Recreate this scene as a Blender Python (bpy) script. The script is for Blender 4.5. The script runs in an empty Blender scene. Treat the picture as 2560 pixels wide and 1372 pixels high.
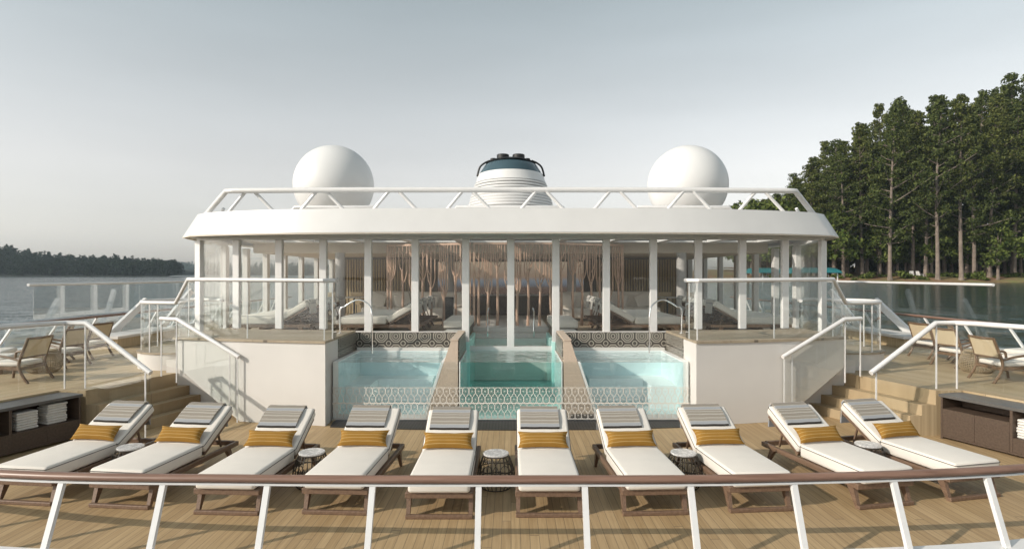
import bpy, bmesh, math, random
from mathutils import Vector, Matrix
R = math.radians
PI = math.pi
scene = bpy.context.scene
COL = scene.collection

# ------------------------------------------------------------------ camera, sky, sun, exposure
cam_d = bpy.data.cameras.new("camera")
cam = bpy.data.objects.new("camera", cam_d)
COL.objects.link(cam)
cam.location = (0, 0, 2.45)
cam.rotation_euler = (R(90), 0, 0)
cam_d.sensor_fit = 'HORIZONTAL'
cam_d.sensor_width = 36
cam_d.lens = 36 * 1500 / 2560
cam_d.shift_x = 0.0012
cam_d.clip_start = 0.05
cam_d.clip_end = 9000
scene.camera = cam

SUN_EL, SUN_PHI = 28.0, 27.0          # elevation; heading: from the left, a little from behind the camera
D = Vector((math.cos(R(SUN_EL)) * math.cos(R(SUN_PHI)), math.cos(R(SUN_EL)) * math.sin(R(SUN_PHI)), -math.sin(R(SUN_EL))))
sun_d = bpy.data.lights.new("sun", 'SUN')
sun_d.energy = 3.1
sun_d.angle = R(0.6)
sun_d.color = (1.0, 0.90, 0.78)
sun = bpy.data.objects.new("sun", sun_d)
COL.objects.link(sun)
sun.location = (-20, -10, 20)
sun.rotation_euler = D.to_track_quat('-Z', 'Y').to_euler()

world = bpy.data.worlds.new("World")
scene.world = world
world.use_nodes = True
wn = world.node_tree.nodes
wl = world.node_tree.links
sky = wn.new('ShaderNodeTexSky')
sky.sky_type = 'NISHITA'
sky.sun_disc = False
sky.sun_elevation = R(SUN_EL)
sky.sun_rotation = math.atan2(-D.x, -D.y)
sky.air_density = 1.0
sky.dust_density = 1.5
sky.ozone_density = 1.0
hs = wn.new('ShaderNodeHueSaturation')
hs.inputs['Saturation'].default_value = 0.21
wl.new(sky.outputs[0], hs.inputs['Color'])
tc_ = wn.new('ShaderNodeTexCoord')
sepw = wn.new('ShaderNodeSeparateXYZ')
wl.new(tc_.outputs['Generated'], sepw.inputs[0])
grad = wn.new('ShaderNodeValToRGB')                    # pale cream haze low down, cooler and deeper above
ge = grad.color_ramp.elements
ge[0].position = 0.0; ge[0].color = (1.10, 1.03, 0.965, 1)
ge[1].position = 0.55; ge[1].color = (0.72, 0.81, 0.805, 1)
g2 = ge.new(0.16); g2.color = (1.06, 1.02, 0.97, 1)
g3 = ge.new(0.40); g3.color = (0.84, 0.915, 0.905, 1)
wl.new(sepw.outputs[2], grad.inputs[0])
cmap = wn.new('ShaderNodeMapping'); cmap.inputs['Scale'].default_value = (1.2, 1.2, 7.0)
wl.new(tc_.outputs['Generated'], cmap.inputs[0])
cno = wn.new('ShaderNodeTexNoise'); cno.inputs['Scale'].default_value = 1.6; cno.inputs['Detail'].default_value = 6
wl.new(cmap.outputs[0], cno.inputs['Vector'])
cm = wn.new('ShaderNodeMath'); cm.operation = 'MULTIPLY_ADD'; cm.inputs[1].default_value = 0.22; cm.inputs[2].default_value = 0.89
wl.new(cno.outputs[0], cm.inputs[0])
tint = wn.new('ShaderNodeMix'); tint.data_type = 'RGBA'; tint.blend_type = 'MULTIPLY'; tint.inputs[0].default_value = 1.0
wl.new(hs.outputs[0], tint.inputs[6]); wl.new(grad.outputs[0], tint.inputs[7])
cloud = wn.new('ShaderNodeMix'); cloud.data_type = 'RGBA'; cloud.blend_type = 'MULTIPLY'; cloud.inputs[0].default_value = 1.0
wl.new(tint.outputs[2], cloud.inputs[6]); wl.new(cm.outputs[0], cloud.inputs[7])
wl.new(cloud.outputs[2], wn['Background'].inputs['Color'])
wn['Background'].inputs['Strength'].default_value = 0.15

scene.view_settings.view_transform = 'Standard'
scene.view_settings.look = 'None'
scene.view_settings.gamma = 1.0
scene.view_settings.exposure = 0.25
scene.cycles.transparent_max_bounces = 40
scene.cycles.max_bounces = 12
scene.cycles.diffuse_bounces = 7
scene.cycles.caustics_reflective = False
scene.cycles.caustics_refractive = False
random.seed(7)

# ------------------------------------------------------------------ materials
class NT:
    def __init__(s, name):
        s.m = bpy.data.materials.new(name)
        s.m.use_nodes = True
        s.n = s.m.node_tree.nodes
        s.l = s.m.node_tree.links
        s.b = s.n['Principled BSDF']
        s.out = s.n['Material Output']
    def new(s, t, **kw):
        nd = s.n.new(t)
        for k, v in kw.items():
            setattr(nd, k, v)
        return nd
    def link(s, a, b):
        s.l.new(a, b)
    def val(s, sock, v):
        if hasattr(v, 'links') or hasattr(v, 'is_linked'):
            s.l.new(v, sock)
        else:
            sock.default_value = v
    def math(s, op, a, b=None, c=None, clamp=False):
        nd = s.new('ShaderNodeMath', operation=op)
        nd.use_clamp = clamp
        s.val(nd.inputs[0], a)
        if b is not None: s.val(nd.inputs[1], b)
        if c is not None: s.val(nd.inputs[2], c)
        return nd.outputs[0]
    def mix(s, f, a, b):
        nd = s.new('ShaderNodeMix', data_type='RGBA')
        s.val(nd.inputs[0], f)
        for i, v in ((6, a), (7, b)):
            if isinstance(v, tuple): nd.inputs[i].default_value = (*v[:3], 1)
            else: s.l.new(v, nd.inputs[i])
        return nd.outputs[2]
    def coord(s, kind='Object', rot=0.0, scale=(1, 1, 1), loc=(0, 0, 0)):
        t = s.new('ShaderNodeTexCoord')
        mp = s.new('ShaderNodeMapping')
        mp.inputs['Rotation'].default_value = (0, 0, rot) if not isinstance(rot, tuple) else rot
        mp.inputs['Scale'].default_value = scale
        mp.inputs['Location'].default_value = loc
        s.link(t.outputs[kind], mp.inputs[0])
        return mp.outputs[0]
    def noise(s, vec, scale, detail=4, rough=0.55):
        nd = s.new('ShaderNodeTexNoise')
        nd.inputs['Scale'].default_value = scale
        nd.inputs['Detail'].default_value = detail
        nd.inputs['Roughness'].default_value = rough
        s.link(vec, nd.inputs['Vector'])
        return nd.outputs[0]
    def bump(s, h, strength=0.3, dist=0.01):
        nd = s.new('ShaderNodeBump')
        nd.inputs['Strength'].default_value = strength
        nd.inputs['Distance'].default_value = dist
        s.link(h, nd.inputs['Height'])
        return nd.outputs[0]

def M_plain(name, c, rough=0.5, metal=0.0, var=0.06, nscale=6.0, bump=0.0, bscale=80.0, spec=0.5, sheen=0.0):
    t = NT(name)
    v = t.coord()
    n = t.noise(v, nscale)
    lo = tuple(max(0, x * (1 - var)) for x in c)
    hi = tuple(min(1, x * (1 + var)) for x in c)
    col = t.mix(t.math('MULTIPLY_ADD', n, 2.2, -0.6, clamp=True), lo, hi)
    t.link(col, t.b.inputs['Base Color'])
    t.b.inputs['Roughness'].default_value = rough
    t.b.inputs['Metallic'].default_value = metal
    t.b.inputs['Specular IOR Level'].default_value = spec
    if sheen: t.b.inputs['Sheen Weight'].default_value = sheen
    if bump:
        t.link(t.bump(t.noise(v, bscale, 6), bump, 0.01), t.b.inputs['Normal'])
    return t.m

def M_planks(name, dark, light, width=0.11, rot=0.0, rough=0.55, seam=(0.05, 0.04, 0.03), seamw=0.05, length=2.6):
    t = NT(name)
    v = t.coord('Object', rot)
    sp = t.new('ShaderNodeSeparateXYZ'); t.link(v, sp.inputs[0])
    xs = t.math('DIVIDE', sp.outputs[0], width)
    pid = t.math('FLOOR', xs)
    fr = t.math('SUBTRACT', xs, pid)
    off = t.new('ShaderNodeTexWhiteNoise', noise_dimensions='1D'); t.link(pid, off.inputs['W'])
    ys = t.math('ADD', t.math('DIVIDE', sp.outputs[1], length), t.math('MULTIPLY', off.outputs[0], 7.0))
    yid = t.math('FLOOR', ys)
    yf = t.math('SUBTRACT', ys, yid)
    wn2 = t.new('ShaderNodeTexWhiteNoise', noise_dimensions='2D')
    cb = t.new('ShaderNodeCombineXYZ'); t.link(pid, cb.inputs[0]); t.link(yid, cb.inputs[1])
    t.link(cb.outputs[0], wn2.inputs['Vector'])
    cg = t.new('ShaderNodeCombineXYZ')
    t.link(t.math('MULTIPLY', sp.outputs[0], 38.0), cg.inputs[0])
    t.link(t.math('MULTIPLY_ADD', sp.outputs[1], 1.3, t.math('MULTIPLY', wn2.outputs[0], 40)), cg.inputs[1])
    g = t.noise(cg.outputs[0], 1.0, 6, 0.65)
    big = t.noise(v, 0.9, 3)
    f = t.math('ADD', t.math('MULTIPLY_ADD', g, 1.5, -0.55), t.math('MULTIPLY_ADD', wn2.outputs[0], 0.3, 0.02))
    f = t.math('MULTIPLY_ADD', big, 0.5, t.math('SUBTRACT', f, 0.25), clamp=True)
    col = t.mix(f, dark, light)
    s1 = t.math('LESS_THAN', fr, seamw)
    s2 = t.math('LESS_THAN', yf, 0.004 / length * 2)
    sm = t.math('MAXIMUM', s1, s2)
    col = t.mix(t.math('MULTIPLY', sm, 0.7), col, seam)
    t.link(col, t.b.inputs['Base Color'])
    t.link(t.math('MULTIPLY_ADD', g, 0.25, rough - 0.1), t.b.inputs['Roughness'])
    h = t.math('SUBTRACT', t.math('MULTIPLY', g, 0.25), sm)
    t.link(t.bump(h, 0.35, 0.004), t.b.inputs['Normal'])
    return t.m

def M_wood(name, dark, light, axis=1, rough=0.45, sc=1.0):
    t = NT(name)
    s = [34 * sc, 34 * sc, 34 * sc]; s[axis] = 1.6 * sc
    v = t.coord('Object', 0.0, tuple(s))
    g = t.noise(v, 1.0, 6, 0.65)
    col = t.mix(t.math('MULTIPLY_ADD', g, 2.2, -0.6, clamp=True), dark, light)
    t.link(col, t.b.inputs['Base Color'])
    t.b.inputs['Roughness'].default_value = rough
    t.link(t.bump(g, 0.15, 0.003), t.b.inputs['Normal'])
    return t.m

def M_glass(name, tint=(0.96, 0.985, 0.98), ior=1.45, rough=0.0, boost=1.0, bump=None, base=0.0):
    t = NT(name)
    t.n.remove(t.b)
    tr = t.new('ShaderNodeBsdfTransparent'); tr.inputs[0].default_value = (*tint, 1)
    gl = t.new('ShaderNodeBsdfGlossy'); gl.inputs['Roughness'].default_value = rough
    gl.inputs[0].default_value = (1, 1, 1, 1)
    lw = t.new('ShaderNodeLayerWeight'); lw.inputs['Blend'].default_value = 0.5
    mx = t.new('ShaderNodeMixShader')
    if bump:
        v = t.coord('Object', 0.0, bump[2])
        nb = t.bump(t.noise(v, bump[0], 3), bump[1], 0.05)
        t.link(nb, gl.inputs['Normal'])
        t.link(nb, lw.inputs['Normal'])
    r0 = ((ior - 1) / (ior + 1)) ** 2
    sch = t.math('MULTIPLY_ADD', t.math('POWER', lw.outputs['Facing'], 5.0), 1 - r0, r0)
    f = t.math('MULTIPLY_ADD', sch, boost, base, clamp=True)
    t.link(f, mx.inputs[0]); t.link(tr.outputs[0], mx.inputs[1]); t.link(gl.outputs[0], mx.inputs[2])
    t.link(mx.outputs[0], t.out.inputs['Surface'])
    return t.m

def M_stripes(name, stops, uvaxis=1, rough=0.9, weave=260.0, kind='UV', scale=1.0):
    t = NT(name)
    v = t.coord(kind)
    sp = t.new('ShaderNodeSeparateXYZ'); t.link(v, sp.inputs[0])
    cr = t.new('ShaderNodeValToRGB'); cr.color_ramp.interpolation = 'CONSTANT'
    f = t.math('FRACT', t.math('MULTIPLY', sp.outputs[uvaxis], scale))
    t.link(f, cr.inputs[0])
    el = cr.color_ramp.elements
    while len(el) > 1: el.remove(el[0])
    el[0].position = stops[0][0]; el[0].color = (*stops[0][1], 1)
    for p, c in stops[1:]:
        e = el.new(p); e.color = (*c, 1)
    ob = t.coord('Object')
    n = t.noise(ob, weave, 2)
    col = t.mix(t.math('MULTIPLY_ADD', n, 1.6, -0.3, clamp=True), (0.0, 0.0, 0.0), cr.outputs[0])
    col = t.mix(0.65, col, cr.outputs[0])
    t.link(col, t.b.inputs['Base Color'])
    t.b.inputs['Roughness'].default_value = rough
    t.b.inputs['Specular IOR Level'].default_value = 0.15
    t.link(t.bump(n, 0.4, 0.004), t.b.inputs['Normal'])
    return t.m

def M_leaf(name, dark, light):
    t = NT(name)
    t.n.remove(t.b)
    oi = t.new('ShaderNodeNewGeometry')
    c = t.mix(oi.outputs['Random Per Island'], dark, light)
    df = t.new('ShaderNodeBsdfDiffuse'); tl = t.new('ShaderNodeBsdfTranslucent')
    t.link(c, df.inputs[0]); t.link(c, tl.inputs[0])
    mx = t.new('ShaderNodeMixShader'); mx.inputs[0].default_value = 0.25
    t.link(df.outputs[0], mx.inputs[1]); t.link(tl.outputs[0], mx.inputs[2])
    t.link(mx.outputs[0], t.out.inputs['Surface'])
    return t.m

def M_tile():
    t = NT('octagon_tile')
    v = t.coord('Object')
    sp = t.new('ShaderNodeSeparateXYZ'); t.link(v, sp.inputs[0])
    # runs along whichever horizontal axis the wall follows
    hx = t.math('ADD', sp.outputs[0], sp.outputs[1])
    P = 0.28
    def cell(off):
        a = t.math('FRACT', t.math('ADD', t.math('DIVIDE', hx, P), off))
        b = t.math('FRACT', t.math('ADD', t.math('DIVIDE', sp.outputs[2], P), off))
        a = t.math('ABSOLUTE', t.math('SUBTRACT', a, 0.5))
        b = t.math('ABSOLUTE', t.math('SUBTRACT', b, 0.5))
        d = t.math('MAXIMUM', t.math('MAXIMUM', a, b), t.math('MULTIPLY', t.math('ADD', a, b), 0.72))
        return d
    d1 = cell(0.0); d2 = cell(0.5)
    def ring(d, r, w): return t.math('LESS_THAN', t.math('ABSOLUTE', t.math('SUBTRACT', d, r)), w)
    m = ring(d1, 0.40, 0.035)
    for r, w in ((0.27, 0.028), (0.13, 0.03)): m = t.math('MAXIMUM', m, ring(d1, r, w))
    m = t.math('MAXIMUM', m, t.math('MULTIPLY', ring(d2, 0.15, 0.03), 1.0))
    col = t.mix(m, (0.065, 0.058, 0.05), (0.38, 0.35, 0.30))
    t.link(col, t.b.inputs['Base Color'])
    t.b.inputs['Roughness'].default_value = 0.3
    return t.m

def M_lattice():
    t = NT('lattice_film')
    v = t.coord('Object')
    sp = t.new('ShaderNodeSeparateXYZ'); t.link(v, sp.inputs[0])
    P, H = 0.107, 0.1325
    zz = t.math('DIVIDE', t.math('SUBTRACT', sp.outputs[2], 0.045), H)
    row = t.math('FLOOR', zz)
    par = t.math('MULTIPLY', t.math('MODULO', row, 2.0), 0.5)
    xx = t.math('ADD', t.math('DIVIDE', sp.outputs[0], P), t.math('ADD', par, 100.0))
    a = t.math('SUBTRACT', t.math('FRACT', xx), 0.5)
    b = t.math('MULTIPLY', t.math('SUBTRACT', t.math('SUBTRACT', zz, row), 0.5), H / P)
    r = t.math('SQRT', t.math('ADD', t.math('MULTIPLY', a, a), t.math('MULTIPLY', b, b)))
    th = t.math('ARCTAN2', b, a)
    spk = t.math('MULTIPLY', t.math('ABSOLUTE', t.math('SINE', t.math('MULTIPLY', th, 6.0))), r)
    m = t.math('LESS_THAN', spk, 0.055)
    aa = t.math('ABSOLUTE', a); ab = t.math('ABSOLUTE', b)
    hexd = t.math('MAXIMUM', aa, t.math('MULTIPLY_ADD', aa, 0.5, t.math('MULTIPLY', ab, 0.62)))
    m = t.math('MAXIMUM', m, t.math('LESS_THAN', t.math('ABSOLUTE', t.math('SUBTRACT', hexd, 0.46)), 0.035))
    band = t.math('MODULO', t.math('ADD', zz, 0.06), 2.0)
    m = t.math('MAXIMUM', m, t.math('LESS_THAN', band, 0.14))
    t.b.inputs['Base Color'].default_value = (0.72, 0.68, 0.62, 1)
    t.b.inputs['Roughness'].default_value = 0.5
    tr = t.new('ShaderNodeBsdfTransparent')
    mx = t.new('ShaderNodeMixShader')
    t.link(m, mx.inputs[0]); t.link(tr.outputs[0], mx.inputs[1]); t.link(t.b.outputs[0], mx.inputs[2])
    t.link(mx.outputs[0], t.out.inputs['Surface'])
    return t.m

def M_lake():
    t = NT('lake_water')
    n1 = t.noise(t.coord('Object', 0.25, (0.45, 1.0, 1)), 0.75, 4, 0.6)
    n2 = t.noise(t.coord('Object', -0.2, (0.5, 1.0, 1)), 0.16, 3, 0.5)
    t.b.inputs['Base Color'].default_value = (0.026, 0.062, 0.070, 1)
    t.b.inputs['Roughness'].default_value = 0.08
    t.b.inputs['IOR'].default_value = 1.33
    h = t.math('ADD', t.math('MULTIPLY', n1, 0.5), t.math('MULTIPLY', n2, 1.2))
    t.link(t.bump(h, 1.0, 0.55), t.b.inputs['Normal'])
    return t.m

def M_marble():
    t = NT('marble')
    v = t.coord('Object')
    n = t.noise(v, 9, 8, 0.7)
    k = t.math('ABSOLUTE', t.math('SUBTRACT', n, 0.5))
    col = t.mix(t.math('MULTIPLY', k, 9.0, clamp=True), (0.42, 0.41, 0.41), (0.78, 0.77, 0.75))
    t.link(col, t.b.inputs['Base Color'])
    t.b.inputs['Roughness'].default_value = 0.2
    return t.m

def M_ground():
    t = NT('bank_soil')
    v = t.coord('Object')
    n = t.noise(v, 0.06, 5); n2 = t.noise(v, 0.8, 5)
    c = t.mix(t.math('MULTIPLY_ADD', n2, 2.0, -0.5, clamp=True), (0.16, 0.085, 0.045), (0.30, 0.18, 0.10))
    c = t.mix(t.math('MULTIPLY_ADD', n, 5.0, -2.3, clamp=True), c, (0.17, 0.19, 0.06))
    t.link(c, t.b.inputs['Base Color']); t.b.inputs['Roughness'].default_value = 0.95
    return t.m

def M_radome():
    return M_plain('radome_white', (0.74, 0.735, 0.725), 0.35, var=0.02, nscale=2)

M = dict(
    deck=M_planks('deck_planks', (0.31, 0.205, 0.10), (0.57, 0.415, 0.235), 0.088, length=7.0),
    terrL=M_planks('terrace_planks', (0.34, 0.25, 0.14), (0.58, 0.46, 0.30), 0.10, length=7.0, rot=R(16)),
    terrR=M_planks('terrace_planks_slanted', (0.34, 0.25, 0.14), (0.58, 0.46, 0.30), 0.10, length=7.0, rot=R(-16)),
    stepL=M_planks('stair_wood', (0.31, 0.23, 0.135), (0.55, 0.435, 0.28), 0.05, rot=R(16), seamw=0.0),
    stepR=M_planks('stair_wood_slanted', (0.31, 0.23, 0.135), (0.55, 0.435, 0.28), 0.05, rot=R(-16), seamw=0.0),
    stone=M_planks('platform_top', (0.30, 0.24, 0.17), (0.46, 0.39, 0.29), 0.3, rot=R(90)),
    white=M_plain('white_stucco', (0.66, 0.635, 0.605), 0.7, var=0.035, nscale=1.4, bump=0.12, bscale=60),
    paint=M_plain('white_paint', (0.66, 0.655, 0.645), 0.38, var=0.03, nscale=2.5),
    metal=M_plain('white_metal', (0.72, 0.71, 0.70), 0.3, var=0.03, nscale=8),
    beige=M_plain('beige_stone', (0.56, 0.46, 0.37), 0.7, var=0.06, nscale=30),
    chrome=M_plain('chrome', (0.82, 0.82, 0.82), 0.08, 1.0, var=0.02),
    glass=M_glass('clear_glass', (0.98, 0.992, 0.99)),
    wglass=M_glass('window_glass', (0.975, 0.985, 0.98), boost=1.0),
    screen=M_glass('screen_glass', (0.96, 0.98, 0.98), boost=1.5, base=0.06),
    tubwater=M_glass('tub_water', (0.915, 0.978, 0.988), 1.33, 0.02, 1.0, (3.2, 0.9, (1, 1.6, 1))),
    poolwater=M_glass('pool_water', (0.92, 0.988, 0.985), 1.33, 0.02, 1.0, (3.2, 0.9, (1, 1.8, 1))),
    tub=M_plain('tub_white', (0.88, 0.90, 0.89), 0.4, var=0.03, nscale=2),
    teal=M_plain('pool_teal', (0.58, 0.92, 0.88), 0.4, var=0.04, nscale=1.5),
    tile=M_tile(), lattice=M_lattice(), marble=M_marble(),
    teak=M_wood('rail_teak', (0.16, 0.088, 0.06), (0.29, 0.175, 0.128), 0, 0.38, 0.8),
    lwood=M_wood('lounger_teak', (0.115, 0.07, 0.045), (0.225, 0.145, 0.098), 1, 0.5),
    fabric=M_plain('cream_fabric', (0.73, 0.685, 0.625), 0.9, var=0.03, nscale=4, bump=0.25, bscale=420, spec=0.15, sheen=0.1),
    piping=M_plain('grey_piping', (0.10, 0.095, 0.09), 0.8),
    grate=M_planks('drain_grate', (0.03, 0.026, 0.023), (0.055, 0.05, 0.046), 0.05, seam=(0.006, 0.006, 0.006), seamw=0.3),
    rattan=M_plain('dark_wire', (0.05, 0.04, 0.03), 0.5),
    wicker=M_plain('natural_wicker', (0.30, 0.235, 0.15), 0.7, var=0.2, nscale=30),
    cabinet=M_wood('cabinet_oak', (0.055, 0.036, 0.025), (0.11, 0.075, 0.053), 1, 0.55),
    cabtop=M_plain('cabinet_slab', (0.10, 0.095, 0.09), 0.4, var=0.1, nscale=8),
    towelwhite=M_plain('folded_towel', (0.72, 0.70, 0.66), 0.95, var=0.06, nscale=20, bump=0.4, bscale=300, spec=0.1),
    chairwood=M_wood('chair_teak', (0.10, 0.058, 0.032), (0.20, 0.125, 0.072), 2, 0.45),
    cane=M_plain('woven_cane', (0.58, 0.48, 0.33), 0.8, var=0.12, nscale=60, bump=0.3, bscale=200),
    copper=M_plain('copper_metal', (0.52, 0.35, 0.26), 0.45, 0.2, var=0.2, nscale=5),
    slat=M_wood('slat_wood', (0.34, 0.26, 0.15), (0.58, 0.46, 0.30), 2, 0.5),
    darkwall=M_plain('dark_wall', (0.17, 0.15, 0.13), 0.6, var=0.1, nscale=3),
    ceilgrey=M_plain('beige_plaster', (0.72, 0.65, 0.56), 0.7, var=0.02),
    column=M_plain('grey_column', (0.40, 0.39, 0.385), 0.5, var=0.04),
    intwood=M_planks('lounge_floor', (0.34, 0.26, 0.18), (0.58, 0.46, 0.33), 0.12),
    black=M_plain('black_steel', (0.012, 0.012, 0.013), 0.5),
    radome=M_radome(),
    funnelblue=M_plain('funnel_glass', (0.05, 0.088, 0.108), 0.15, var=0.1, nscale=1),
    canvas=M_plain('teal_canvas', (0.012, 0.145, 0.16), 0.7, var=0.1, nscale=0.2),
    lake=M_lake(), ground=M_ground(),
    bark=M_plain('pine_bark', (0.20, 0.16, 0.13), 0.95, var=0.35, nscale=0.7),
    pine=M_leaf('pine_needles', (0.026, 0.040, 0.014), (0.14, 0.165, 0.055)),
    pine2=M_leaf('pine_needles_warm', (0.032, 0.046, 0.015), (0.175, 0.19, 0.06)),
    broad=M_leaf('broad_leaves', (0.035, 0.06, 0.016), (0.18, 0.215, 0.06)),
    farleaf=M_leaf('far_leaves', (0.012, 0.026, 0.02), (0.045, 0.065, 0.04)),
    hazeleaf=M_leaf('haze_tinted_leaves', (0.06, 0.10, 0.085), (0.12, 0.17, 0.13)),  # distance haze mixed into the leaf colour, paler and bluer than far_leaves
    hill=M_plain('hill_woods', (0.014, 0.024, 0.018), 0.95, var=0.4, nscale=0.05),
)
MUST = (0.34, 0.18, 0.038); MUSTL = (0.50, 0.34, 0.14)
st = []
for k in range(5):
    st += [(k / 5, MUST), (k / 5 + 0.155, MUSTL), (k / 5 + 0.185, MUST)]
M['pillow'] = M_stripes('mustard_cloth', st, 1, weave=300)
ta, tb, tc, tw = (0.33, 0.295, 0.25), (0.38, 0.345, 0.295), (0.385, 0.395, 0.41), (0.53, 0.50, 0.45)
M['towel'] = M_stripes('striped_towel', [
    (0.0, (0.06, 0.055, 0.05)), (0.022, tc), (0.095, tw), (0.108, ta), (0.135, tb), (0.165, tw), (0.178, ta), (0.245, tw), (0.258, tb), (0.285, ta), (0.32, tw), (0.333, ta), (0.375, tw), (0.388, tc), (0.455, tw),
    (0.468, ta), (0.55, tw), (0.565, tc), (0.63, tw), (0.645, ta), (0.75, tb), (0.88, tc)], 1, weave=220)
M['towelpale'] = M_stripes('pale_towel', [(0.0, (0.25, 0.24, 0.22)), (0.03, (0.55, 0.53, 0.50)), (0.25, (0.34, 0.34, 0.34)), (0.29, (0.55, 0.53, 0.50)), (0.55, (0.34, 0.34, 0.34)), (0.6, (0.55, 0.53, 0.50))], 1)

def M_sunset():
    t = NT('sunset_screen')
    t.n.remove(t.b)
    v = t.coord('Object')
    sp = t.new('ShaderNodeSeparateXYZ'); t.link(v, sp.inputs[0])
    cr = t.new('ShaderNodeValToRGB'); e = cr.color_ramp.elements
    f = t.math('DIVIDE', t.math('SUBTRACT', sp.outputs[2], 1.4), 1.5, clamp=True)
    t.link(f, cr.inputs[0])
    e[0].position = 0.0; e[0].color = (0.05, 0.035, 0.03, 1)
    e[1].position = 1.0; e[1].color = (0.30, 0.24, 0.17, 1)
    for p, c in ((0.38, (0.10, 0.065, 0.05)), (0.45, (0.11, 0.12, 0.14)), (0.55, (0.16, 0.18, 0.21)), (0.64, (0.24, 0.17, 0.12)), (0.8, (0.26, 0.20, 0.15))):
        n = e.new(p); n.color = (*c, 1)
    em = t.new('ShaderNodeEmission'); em.inputs[1].default_value = 0.7
    t.link(cr.outputs[0], em.inputs[0]); t.link(em.outputs[0], t.out.inputs['Surface'])
    return t.m
M['sunset'] = M_sunset()

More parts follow.
